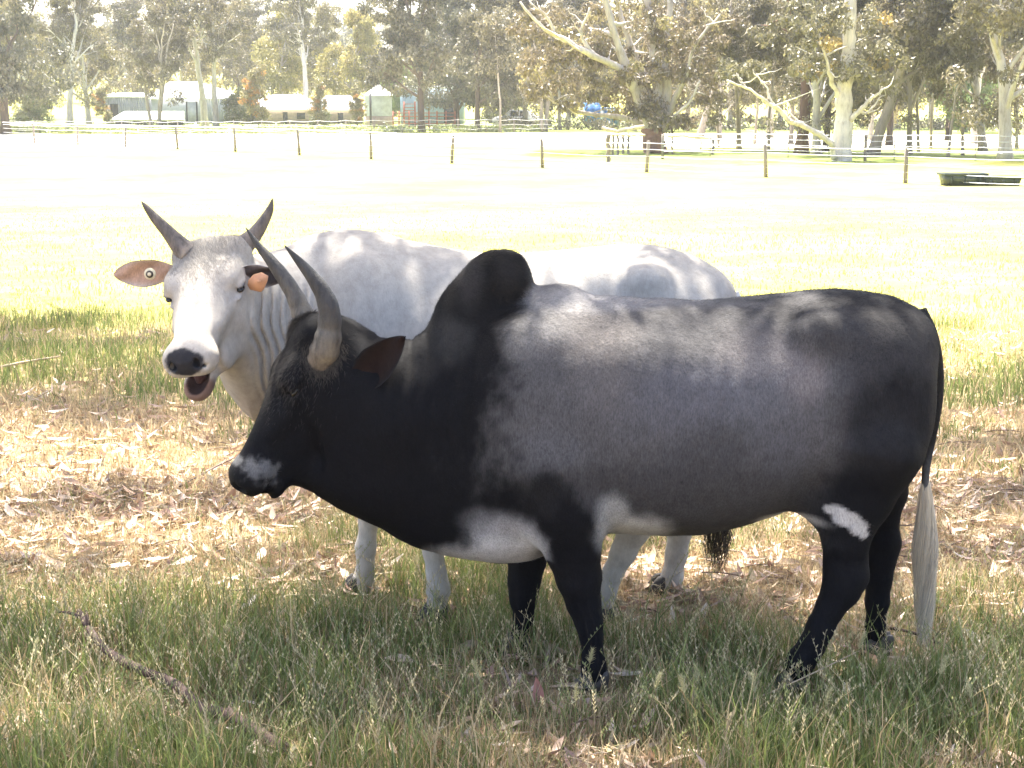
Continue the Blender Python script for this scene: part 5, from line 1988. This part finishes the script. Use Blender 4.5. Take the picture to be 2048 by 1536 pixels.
STK = [(165, 1268), (215, 1325), (290, 1368), (345, 1392), (400, 1436), (455, 1450), (520, 1485), (570, 1510)]
GREENPTS = []
GREENMAP = [(150, 900, .9, 1.3, .8), (250, 1080, .8, .5, .8), (420, 1150, .5, .3, .5), (60, 1180, .4, .4, .4), (330, 1000, .7, .6, .6), (620, 1140, .3, .4, .2), (1480, 1150, .6, .6, .6), (1950, 1150, .5, .7, .5), (1850, 1000, .8, .9, .3),
            (1500, 1290, .35, .15, .2), (330, 1440, .3, .12, .5), (100, 1500, .2, .1, .3),
            (700, 1320, .8, .3, -.35), (300, 1290, .6, .15, -.3), (1300, 1430, .8, .25, -.35), (1450, 1240, .3, .25, -.2), (900, 1190, .35, .3, -.4), (100, 680, 1.5, 3.0, -.1), (300, 780, .8, .8, -.1), (60, 1340, .3, .15, -.4), (1700, 1420, .5, .2, -.25)]


STICKP = np.concatenate([np.linspace(gp(*a)[:2], gp(*b_)[:2], 5) for a, b_ in zip(STK[:-1], STK[1:])])


HOOFP = [gp(a, c_)[:2] for a, c_ in ((1188, 1392), (1035, 1365), (1592, 1378), (1758, 1330), (719, 1195), (872, 1245), (1206, 1240), (1328, 1230))]


def blades(n, xr, yr, hmin, hmax, w0, r, dens=None, seg=2, greenshift=0, sel=None):
    y = yr[0] * (yr[1] / yr[0]) ** r.random(n) if dens is None else r.uniform(yr[0], yr[1], n)
    half = (y * .345 + xr)
    x = r.uniform(-1, 1, n) * half
    if sel is not None:
        k = r.random(n) < sel(x, y)
        x, y = x[k], y[k]
        n = len(x)
    g = clumps_mask(x, y)
    tuft = fbm(x * 5 + 9, y * 5, 2)
    h = (hmin + (hmax - hmin) * r.random(n) ** 1.6) * (.55 + .9 * tuft) * (.7 + .5 * g)
    if STICKP is not None:
        dd = np.min(np.hypot(x[:, None] - STICKP[None, :, 0], y[:, None] + .05 - STICKP[None, :, 1]), 1)
        h = h * (.30 + .70 * smooth01(.05, .13, dd))
    for hx_, hy_ in HOOFP:
        h = h * (.45 + .55 * smooth01(.08, .24, np.hypot(x - hx_, y + .05 - hy_)))
    h = h * (1 - .85 * smooth01(22, 48, y))
    az = r.random(n) * 6.28
    lean = h * r.uniform(.1, .9, n) * (1.25 - .5 * g)
    dx, dy = np.cos(az) * lean, np.sin(az) * lean
    w_ = w0 * r.uniform(.6, 1.4, n)
    a2 = r.random(n) * 6.28
    sx, sy = np.cos(a2) * w_, np.sin(a2) * w_
    z = gz(x, y) - .004
    zt = np.sqrt(np.maximum(h ** 2 - (lean * .8) ** 2, (h * .35) ** 2))
    b0 = np.stack([x - sx, y - sy, z], 1)
    b1 = np.stack([x + sx, y + sy, z], 1)
    m0 = np.stack([x + dx * .35 - sx * .8, y + dy * .35 - sy * .8, z + zt * .62], 1)
    m1 = np.stack([x + dx * .35 + sx * .8, y + dy * .35 + sy * .8, z + zt * .62], 1)
    t = np.stack([x + dx, y + dy, z + zt], 1)
    V = np.stack([b0, b1, m0, m1, t], 1).reshape(-1, 3)
    o = np.arange(n)[:, None] * 5
    Q = o + np.array([[0, 1, 3, 2]])
    T = o + np.array([[2, 3, 4]])
    gg = (r.random(n) < np.clip(g * .85 + greenshift, .04, .80))
    k = r.random((n, 1))
    green = np.array([.09, .13, .036]) * (1 - k) + np.array([.25, .29, .10]) * k
    dry = np.array([.30, .215, .11]) * (1 - k) + np.array([.56, .45, .28]) * k
    C = np.where(gg[:, None], green, dry)
    C = np.repeat(C, 5, 0)
    C[4::5] *= 1.15
    return V, Q, T, C


r = np.random.default_rng(11)
parts = [blades(158000, 1.45, (3.85, 7.2), .04, .14, .0017, r),
         blades(88000, 1.6, (7.0, 14.5), .06, .16, .0032, r),
         blades(9000, 1.3, (3.85, 5.2), .12, .24, .0022, r, sel=lambda x, y: clumps_mask(x, y) * .9)]
b = MB()
for V, Q, T, C in parts:
    b.add(V, Q, T, C)
link('near_grass', b.mesh('near_grass', False), M['grass'], kind='stuff', label='grass and dry stalks in the shaded foreground')
# sunlit pasture: tufts thinning into the field
yf_ = blades(48000, 1.6, (10.5, 50.0), .030, .070, .007, r, greenshift=.05)
V, Q, T, C = yf_
b = MB()
n = len(C) // 5
k = r.random((n, 1))
yel = np.array([.27, .27, .070]) * (1 - k) + np.array([.44, .42, .20]) * k
b.add(V, Q, T, np.repeat(yel, 5, 0))
link('field_grass', b.mesh('field_grass', False), M['grass'], kind='stuff', label='bright yellow green pasture grass')

# ryegrass seed stalks: zigzag spikelets on thin arching stems
b = MB()
VV, QQ, CC = [], [], []
cnt = 0
for q in range(5400):
    y = 3.95 * (6.6 / 3.95) ** r.random()
    x = r.uniform(-1, 1) * (y * .345 + 1.2)
    g = float(clumps_mask(np.array([x]), np.array([y]))[0])
    if r.random() > g * .9 + .15:
        continue
    h = r.uniform(.12, .27)
    az = r.random() * 6.28
    ln = h * r.uniform(.15, .75)
    z = float(gz(x, y))
    t = np.linspace(0, 1, 5)
    P = np.stack([x + math.cos(az) * ln * t ** 1.7, y + math.sin(az) * ln * t ** 1.7, z + h * (t - .12 * t ** 3 * ln / h * 2)], 1)
    cc = np.array([.26, .28, .12]) if r.random() < .5 else np.array([.52, .45, .28])
    cc = cc * r.uniform(.7, 1.2)
    b.tube(P, np.linspace(.0011, .0006, 5), 3, cc, cap=False)
    ns = 11
    for s in range(ns):
        u = .48 + .52 * s / ns
        p = np.array([np.interp(u, t, P[:, c_]) for c_ in range(3)])
        sd_ = 1 if s % 2 else -1
        d = np.array([-math.sin(az) * sd_ * .45, math.cos(az) * sd_ * .45, 1.0]) + r.normal(0, .1, 3)
        d /= np.linalg.norm(d)
        l_ = np.cross(d, r.normal(size=3))
        l_ /= np.linalg.norm(l_)
        Ls = r.uniform(.010, .015)
        VV += [p, p + d * Ls * .5 + l_ * .0020, p + d * Ls, p + d * Ls * .5 - l_ * .0020]
        QQ.append([cnt, cnt + 1, cnt + 2, cnt + 3])
        CC += [cc * 1.15] * 4
        cnt += 4
b.add(VV, QQ, None, CC)
link('seed_stalks', b.mesh('seed_stalks', False), M['grass'], kind='stuff', label='ryegrass seed stalks standing in the foreground grass')

# fox tail heads (fluffy) near the bottom edge
b = MB()
for (px, py, h) in [(1165, 1430, .17), (1390, 1520, .20), (985, 1500, .20), (1420, 1480, .16), (60, 1440, .18), (2010, 1420, .18), (1690, 1400, .17), (560, 1180, .16), (1280, 1500, .18), (1530, 1510, .17), (780, 1530, .16), (1850, 1470, .18), (1150, 1530, .2), (1620, 1520, .17), (1960, 1530, .18)]:
    p = gp(px, min(py, 1620))
    az = r.random() * 6.28
    t = np.linspace(0, 1, 7)
    P = np.stack([p[0] + math.cos(az) * .04 * t ** 2, p[1] + math.sin(az) * .04 * t ** 2, p[2] + h * t], 1)
    b.tube(P, .0012, 4, (.24, .26, .12), cap=False)
    top = P[-1]
    dr = np.array([math.cos(az) * .3, math.sin(az) * .3, 1])
    dr /= np.linalg.norm(dr)
    for q in range(150):
        u = r.random()
        s0 = top + dr * (u * .05)
        d = dr + r.normal(0, .45, 3)
        d /= np.linalg.norm(d)
        l_ = np.cross(d, r.normal(size=3))
        l_ /= np.linalg.norm(l_)
        Ls = .022 * (1 - .3 * u)
        k = r.uniform(.7, 1.1)
        b.add([s0 - l_ * .0007, s0 + l_ * .0007, s0 + d * Ls], None, [[0, 1, 2]], np.array([.52, .50, .30]) * k)
link('foxtail_grass', b.mesh('foxtail_grass', False), M['grass'], kind='stuff', label='pale fluffy grass heads near the bottom of the view')

# ------------------------------------------------------------------ leaf litter: curled dry gum leaves and bark flakes
def litter(n, yr, L0, L1, r, sel):
    y = yr[0] * (yr[1] / yr[0]) ** r.random(n)
    x = r.uniform(-1, 1, n) * (y * .345 + 1.4)
    k = r.random(n) < sel(x, y)
    x, y = x[k], y[k]
    n = len(x)
    L = r.uniform(L0, L1, n)
    Wd = L * r.uniform(.12, .30, n)
    az = r.random(n) * 6.28
    tilt = r.normal(0, .35, n)
    roll = r.normal(0, .5, n)
    curl = r.uniform(.02, .35, n)
    z = gz(x, y) + r.uniform(.004, .035, n)
    m = 4
    u = np.linspace(-.5, .5, m)
    V = np.zeros((n, m, 3, 3))
    for a in range(m):
        wd = Wd * .5 * math.cos(u[a] * math.pi * .96)
        lx = u[a] * L
        lz = np.abs(u[a]) ** 2 * L * curl * 2
        bendy = (u[a] ** 2) * L * .35
        for c_, v in enumerate((-1, 0, 1)):
            ly = v * wd + bendy
            z2 = lz + np.abs(v) * wd * .35
            X1 = lx
            Y1 = ly * np.cos(roll) - z2 * np.sin(roll)
            Z1 = ly * np.sin(roll) + z2 * np.cos(roll)
            X2 = X1 * np.cos(tilt) - Z1 * np.sin(tilt)
            Z2 = X1 * np.sin(tilt) + Z1 * np.cos(tilt)
            V[:, a, c_, 0] = x + X2 * np.cos(az) - Y1 * np.sin(az)
            V[:, a, c_, 1] = y + X2 * np.sin(az) + Y1 * np.cos(az)
            V[:, a, c_, 2] = z + np.maximum(Z2, -.006)
    V = V.reshape(-1, 3)
    o = np.arange(n)[:, None, None] * (m * 3)
    q = np.array([[a * 3 + c_, a * 3 + c_ + 1, a * 3 + c_ + 4, a * 3 + c_ + 3] for a in range(m - 1) for c_ in (0, 1)])
    Q = (o + q[None]).reshape(-1, 4)
    pal = np.array([(.34, .22, .15), (.42, .31, .22), (.27, .17, .13), (.46, .36, .27), (.36, .27, .23), (.24, .20, .12), (.38, .29, .20), (.30, .20, .14), (.56, .48, .40)])
    C = pal[r.integers(0, len(pal), n)] * r.uniform(.85, 1.5, (n, 1))
    return V, Q, np.repeat(C, m * 3, 0)


dryness = lambda x, y: .12 + .88 * (1 - clumps_mask(x, y)) ** 1.4
b = MB()
V, Q, C = litter(14500, (3.9, 7.5), .045, .125, r, dryness)
b.add(V, Q, None, C)
V, Q, C = litter(7500, (6.5, 13.5), .07, .15, r, dryness)
b.add(V, Q, None, C)
link('leaf_litter', b.mesh('leaf_litter'), M['litter'], kind='stuff', label='fallen dry gum leaves scattered on the ground')

# straw and thin twigs lying flat
b = MB()
for q in range(2600):
    y = 3.95 * (9 / 3.95) ** r.random()
    x = r.uniform(-1, 1) * (y * .345 + .1)
    if r.random() > float(dryness(np.array([x]), np.array([y]))[0]) + .1:
        continue
    Ls = r.uniform(.05, .22)
    az = r.random() * 6.28
    z = float(gz(x, y)) + r.uniform(.01, .05)
    t = np.linspace(-.5, .5, 5)
    bd = r.normal(0, .12)
    P = np.stack([x + Ls * (math.cos(az) * t - math.sin(az) * bd * t * t), y + Ls * (math.sin(az) * t + math.cos(az) * bd * t * t), z + r.normal(0, .08) * Ls * t + .05 * Ls * np.cos(t * 3)], 1)
    if r.random() < .85:
        b.tube(P, r.uniform(.0006, .0013), 3, np.array([.50, .40, .24]) * r.uniform(.6, 1.15), cap=False)
    else:
        b.tube(P, r.uniform(.0015, .003), 4, np.array([.16, .11, .08]) * r.uniform(.7, 1.3), cap=False)
link('straw', b.mesh('straw', False), M['litter'], kind='stuff', label='loose straw and thin twigs lying in the grass')

# countable fallen things
M['stick'] = simple('brown_stick_bark', (.08, .05, .038), .8, 0, .45, 24, .6, (1, 1, 1), .004)
M['stickpale'] = simple('bleached_stick', (.40, .31, .21), .85, 0, .3, 24, .4, (1, 1, 1), .003)


def stick(pts, r0, r1, label, mat='stick', lift=.02, cat='stick', name='fallen_branch', group=None, twigs=()):
    P = np.array([gp(a, b_) + np.array([0, 0, lift + (c_ if True else 0)]) for a, b_, c_ in pts])
    base = P[0].copy()
    base[2] = float(gz(base[0], base[1]))
    t = link(name, None, None) if False else None
    b = MB()
    S_ = spline(P, len(P) * 6)
    nn_ = len(S_)
    R = np.linspace(r0, r1, nn_) * (1 + .10 * np.random.default_rng(int(pts[0][0])).normal(size=nn_))
    b.tube(S_ - base, R, 9)
    for (a, c_) in twigs:
        p = S_[int(a * (nn_ - 1))] - base
        d = np.array(c_, float)
        b.tube(p + d * np.linspace(0, 1, 5)[:, None] + np.array([0, 0, .01]) * np.sin(np.linspace(0, 3, 5))[:, None], np.linspace(R.mean() * .6, .0015, 5), 6)
    return link(name, b.mesh(name), M[mat], None, label, cat, group, None, tuple(base))


stick([(160, 1262, .05), (185, 1300, .04), (220, 1335, .03), (290, 1374, .03), (345, 1396, .03), (385, 1430, .03), (410, 1448, .02), (455, 1455, .02), (520, 1488, .01), (570, 1512, .0)], .011, .020,
      'wavy brown fallen branch lying in the green grass at lower left', twigs=((.05, (-.10, .02, .01)), (.1, (-.02, .05, .05))))
stick([(1740, 1290, .05), (1830, 1302, .04), (1905, 1325, .02), (1990, 1350, .01)], .006, .004, 'thin dark stick behind the rear hoof of the bull', twigs=((.5, (.05, .03, .03)),))
stick([(0, 752, .03), (60, 745, .05), (120, 735, .05)], .012, .006, 'grey fallen stick in the shade at the left edge', 'stickpale', .03)
stick([(1500, 1440, .04), (1590, 1420, .07), (1715, 1383, .11)], .0028, .0018, 'pale straight straw stem leaning across the lower right grass', 'stickpale', .02)
stick([(455, 1203, .02), (500, 1200, .02), (545, 1198, .02)], .0035, .003, 'short thin twig on the dry leaves left of the cow', 'stick', .02)
stick([(360, 990, .02), (430, 955, .03), (470, 935, .03)], .004, .003, 'thin twig on the ground below the bull muzzle', 'stick', .02)


def bigleaf(px, py, Lh, Wd, az, tilt, col, label, up=.03):
    p = gp(px, py)
    n = 9
    V, C = [], []
    for a in range(n):
        u = a / (n - 1) - .5
        wd = Wd * .5 * math.cos(u * math.pi * .95)
        for v in (-1, -.5, 0, .5, 1):
            lx, ly, lz = u * Lh, v * wd + u * u * Lh * .3, abs(v) * wd * .45 + u * u * Lh * .4
            X = lx * math.cos(tilt) - lz * math.sin(tilt)
            Z = lx * math.sin(tilt) + lz * math.cos(tilt)
            V.append((X * math.cos(az) - ly * math.sin(az), X * math.sin(az) + ly * math.cos(az), Z + up))
            C.append(np.array(col) * (1 - .25 * (abs(v) < .1)))
    Q = [[a * 5 + c_, a * 5 + c_ + 1, a * 5 + c_ + 6, a * 5 + c_ + 5] for a in range(n - 1) for c_ in range(4)]
    link('dry_leaf', mesh_np('dry_leaf', V, None, C, Q), M['litter'], None, label, 'leaf', 'large dry leaves on the ground', None, (p[0], p[1], float(gz(p[0], p[1]))))


LEAVES = [
    (240, 1150, .085, .045, .3, .1, (.62, .55, .52), 'pale curled leaf left of the larger pale leaf in the sun patch'),
    (370, 1142, .11, .055, .5, .2, (.60, .50, .42), 'broad pale curled leaf in the sunlit litter left of the cow legs'),
    (525, 1125, .07, .04, 1.4, .5, (.58, .50, .46), 'upright pale leaf between sun patch and cow legs'),
    (500, 1225, .09, .035, .9, .4, (.66, .60, .55), 'bright leaf standing at the edge of the shaded green grass'),
    (1077, 1415, .12, .035, 1.5, 1.1, (.36, .16, .12), 'reddish upright leaf in the grass below the bull front hooves'),
    (740, 1452, .09, .024, 2.6, .2, (.34, .33, .26), 'grey green narrow leaf at the bottom middle'),
    (1515, 1300, .08, .05, .2, .1, (.44, .36, .34), 'pinkish leaf in the grass left of the rear hoof'),
    (955, 1410, .05, .03, .8, .2, (.40, .32, .22), 'small tan leaf below the front hooves'),
    (40, 1470, .10, .04, 1.1, .6, (.58, .48, .34), 'sunlit tan leaf at the lower left corner'),
    (300, 1450, .10, .04, 2.4, .2, (.42, .32, .24), 'brown leaf beside the wavy fallen branch'),
    (620, 1190, .08, .03, 2.0, .5, (.50, .40, .28), 'tan leaf left of the white front leg'),
    (1940, 1290, .09, .045, 2.2, .3, (.66, .62, .58), 'whitish leaf at the lower right beside the tail'),
    (1570, 1000, .10, .05, .4, .1, (.60, .56, .56), 'pale leaf seen behind the belly and hind leg'),
    (120, 1150, .10, .05, 1.9, .1, (.55, .42, .30), 'tan leaf in the bright litter at far left'),
    (180, 940, .12, .06, .2, .1, (.62, .52, .42), 'large pale leaf in the sun patch under the cow head'),
    (1350, 1130, .09, .04, .9, .2, (.62, .52, .38), 'straw coloured leaf in the lit patch behind the belly'),
]
for L_ in LEAVES:
    bigleaf(*L_)

# ------------------------------------------------------------------ the gum trees whose shade covers the foreground
def shade_tree(base, label, regions, seed, rgh):
    """gum out of view; crown leaves thinned to draw the wanted shade pattern"""
    r = np.random.default_rng(seed)
    z0 = float(gz(base[0], base[1]))
    B0 = np.array([base[0], base[1], z0])
    t = empty('shade_gum_tree', tuple(B0), label, 'tree', 'gum trees shading the cattle')
    cen = []
    for (xa, xb, ya, yb, n) in regions:
        for q in range(n):
            g = np.array([r.uniform(xa, xb), r.uniform(ya, yb), 0])
            h = r.uniform(*rgh)
            cen.append(g + sun_vec * (h / sun_vec[2]))
    cen = np.array(cen)
    b = MB()
    ca, cb = map(np.array, BARK['grey'])
    hub = B0 + np.array([0, 0, 3.2])
    b.tube(np.array([B0 - (0, 0, .2), B0 + (0.1, 0, 1.6), hub]), [.55, .42, .38], 14, cb)
    order = np.argsort(np.arctan2(cen[:, 1] - hub[1], cen[:, 0] - hub[0]))
    for grp in np.array_split(order, 7):
        m = cen[grp].mean(0)
        lim = spline(np.array([hub, hub * .6 + m * .4 + [0, 0, .8], m]), 10)
        b.tube(lim, np.linspace(.22, .07, 10), 8, ca, cap=False)
        for i_ in grp[::3]:
            s_ = lim[r.integers(3, 10)]
            tw = spline(np.array([s_, (s_ + cen[i_]) / 2 + [0, 0, .25], cen[i_]]), 6)
            b.tube(tw, np.linspace(.035, .008, 6), 4, ca, cap=False)
    me = b.mesh('trunk')
    me.transform(Matrix.Translation(Vector(-B0)))
    link('trunk', me, M['bark'], t)
    per = 88
    m = len(cen) * per
    P = np.repeat(cen, per, 0) + r.normal(0, .34, (m, 3)) * [1, 1, .6]
    ax = r.normal(size=(m, 3))
    ax[:, 2] -= 1.0
    ax /= np.linalg.norm(ax, axis=1)[:, None]
    sd_ = np.cross(ax, r.normal(size=(m, 3)))
    sd_ /= np.linalg.norm(sd_, axis=1)[:, None]
    L = r.uniform(.12, .22, m)[:, None]
    Wd = L * .17
    mid = P + ax * L * .5
    s = mid[:, 2] / sun_vec[2]
    gx, gy = mid[:, 0] - sun_vec[0] * s, mid[:, 1] - sun_vec[1] * s
    k = r.random(m) < shade_mask(gx, gy)
    P, ax, sd_, L, Wd = P[k], ax[k], sd_[k], L[k], Wd[k]
    V = np.stack([P, P + ax * L * .45 + sd_ * Wd, P + ax * L, P + ax * L * .45 - sd_ * Wd], 1).reshape(-1, 3) - B0
    n = len(P)
    kk = r.random((n, 1))
    C = np.repeat(np.array(OL1) * (1 - kk) + np.array(OL2) * kk, 4, 0)
    link('crown', mesh_np('crown', V, None, C, np.arange(n * 4).reshape(-1, 4), False), M['leaf'], t)
    print('shade leaves', n)


def footprint(p):
    """where the sun ray through a point meets the ground"""
    p = np.array(p, float)
    return p[:2] - sun_vec[:2] * (p[2] / sun_vec[2])


# openings shaped into the unseen crowns for chosen sun patches: (x, y, rx, ry, strength)
OPEN = []
for px, py, rx, ry, s in [(60, 910, 1.1, .75, 1), (260, 920, .8, .5, 1), (330, 860, .3, .4, .6), (100, 1080, .8, .22, 1), (370, 1085, .45, .20, 1), (560, 1070, .2, .1, .5), (330, 1205, .48, .13, 1), (60, 1225, .36, .15, 1),
                          (500, 1190, .25, .08, .6), (600, 950, .3, .25, .6), (1350, 1135, .34, .2, 1), (1480, 1110, .3, .18, 1), (1560, 1050, .25, .2, .8), (1960, 790, .9, 1.3, .95), (1230, 1340, .25, .06, .6), (850, 1470, .2, .05, .6), (180, 1370, .2, .06, .6), (620, 1400, .2, .05, .5), (1820, 1420, .2, .06, .6), (900, 1300, .12, .05, .5), (1560, 1420, .14, .05, .6), (1980, 940, .45, .35, .9), (2010, 1060, .35, .2, 1), (1990, 1200, .4, .25, 1),
                          (1920, 1150, .15, .1, .6), (1600, 1200, .2, .06, .5), (50, 1455, .32, .14, 1), (1400, 1520, .5, .09, .8), (1100, 1450, .22, .08, .8), (1880, 1510, .35, .09, .8), (700, 1500, .25, .07, .7), (400, 1500, .14, .04, .5), (1120, 1440, .07, .04, .8), (1400, 1520, .16, .03, .6), (1700, 1500, .16, .04, .5), (1080, 1330, .1, .06, .6), (470, 640, .3, 1.2, .5),
                          (200, 720, .4, .5, .4), (740, 1060, .2, .1, .5)]:
    g = gp(px, py)
    OPEN.append((g[0], g[1], rx, ry, s))
for wp, rx, ry, s in [(un(1060, 540, 5.46), .36, .16, .99), (un(1180, 530, 5.4), .16, .14, .8), (un(1060, 500, 5.6), .32, .14, .99), (un(1110, 575, 4.84), .10, .07, .95), (un(1250, 605, 4.80), .10, .03, .5),
                      (un(1140, 640, 4.62), .09, .05, .55), (un(1160, 720, 4.55), .04, .06, .6), (un(1470, 670, 4.58), .07, .04, .55), (un(1580, 720, 4.53), .045, .045, .55), (un(985, 540, 4.76), .05, .03, .45)]:
    g = footprint(wp)
    OPEN.append((g[0], g[1], rx, ry, s))


def shade_mask(x, y):
    edge = np.interp(x, [-7, -5, -2.6, 0, 2.8, 6], [17.5, 15.8, 12.4, 11.2, 10.5, 10.1]) + 2.6 * (fbm(x * 1.3 + 2, y * .4 + 3.3, 3) - .5)
    m = 1 - smooth01(edge - 1.2, edge + 1.0, y + 1.2 * (fbm(x * 3.3, y * 3.3, 2) - .5))
    for a, b_, rx, ry, s in OPEN:
        d = np.sqrt(((x - a) / rx) ** 2 + ((y - b_) / ry) ** 2)
        m = m * (1 - s * (1 - smooth01(.7, 1.25, d + .45 * (fbm(x * 4.3, y * 4.3, 3) - .5))))
    sp = fbm(x * 2.6 + 7, y * 2.6 + 1, 3)
    m = m * (1 - .8 * smooth01(.58, .68, sp) * (1 - smooth01(3.9, 4.1, y) * (1 - smooth01(5.1, 5.4, y))))
    return m


shade_tree((-6.6, 11.5), 'spreading gum left of the view whose crown shades the ground', [(-7.5, 0, .8, 17.4, 820)], 31, (4.8, 8.2))
shade_tree((7.2, 9.5), 'spreading gum right of the view whose crown shades the bull', [(0, 7.5, .8, 12.0, 680)], 32, (4.8, 8.2))

# ------------------------------------------------------------------ air
b = MB()
b.box((gxs[0] - 5, gys[0] - 5, -4.5), (gxs[-1] + 5, gys[-1] + 5, 84))
NZ = bpy.data.materials.new('pale_air')
NZ.use_nodes = True
NZ.node_tree.nodes.clear()
pv = NZ.node_tree.nodes.new('ShaderNodeVolumePrincipled')
pv.inputs['Color'].default_value = (.93, .95, 1, 1)
pv.inputs['Density'].default_value = .0003
pv.inputs['Anisotropy'].default_value = .0
oo = NZ.node_tree.nodes.new('ShaderNodeOutputMaterial')
NZ.node_tree.links.new(pv.outputs[0], oo.inputs['Volume'])
link('haze', b.mesh('haze', False), NZ, kind='stuff')
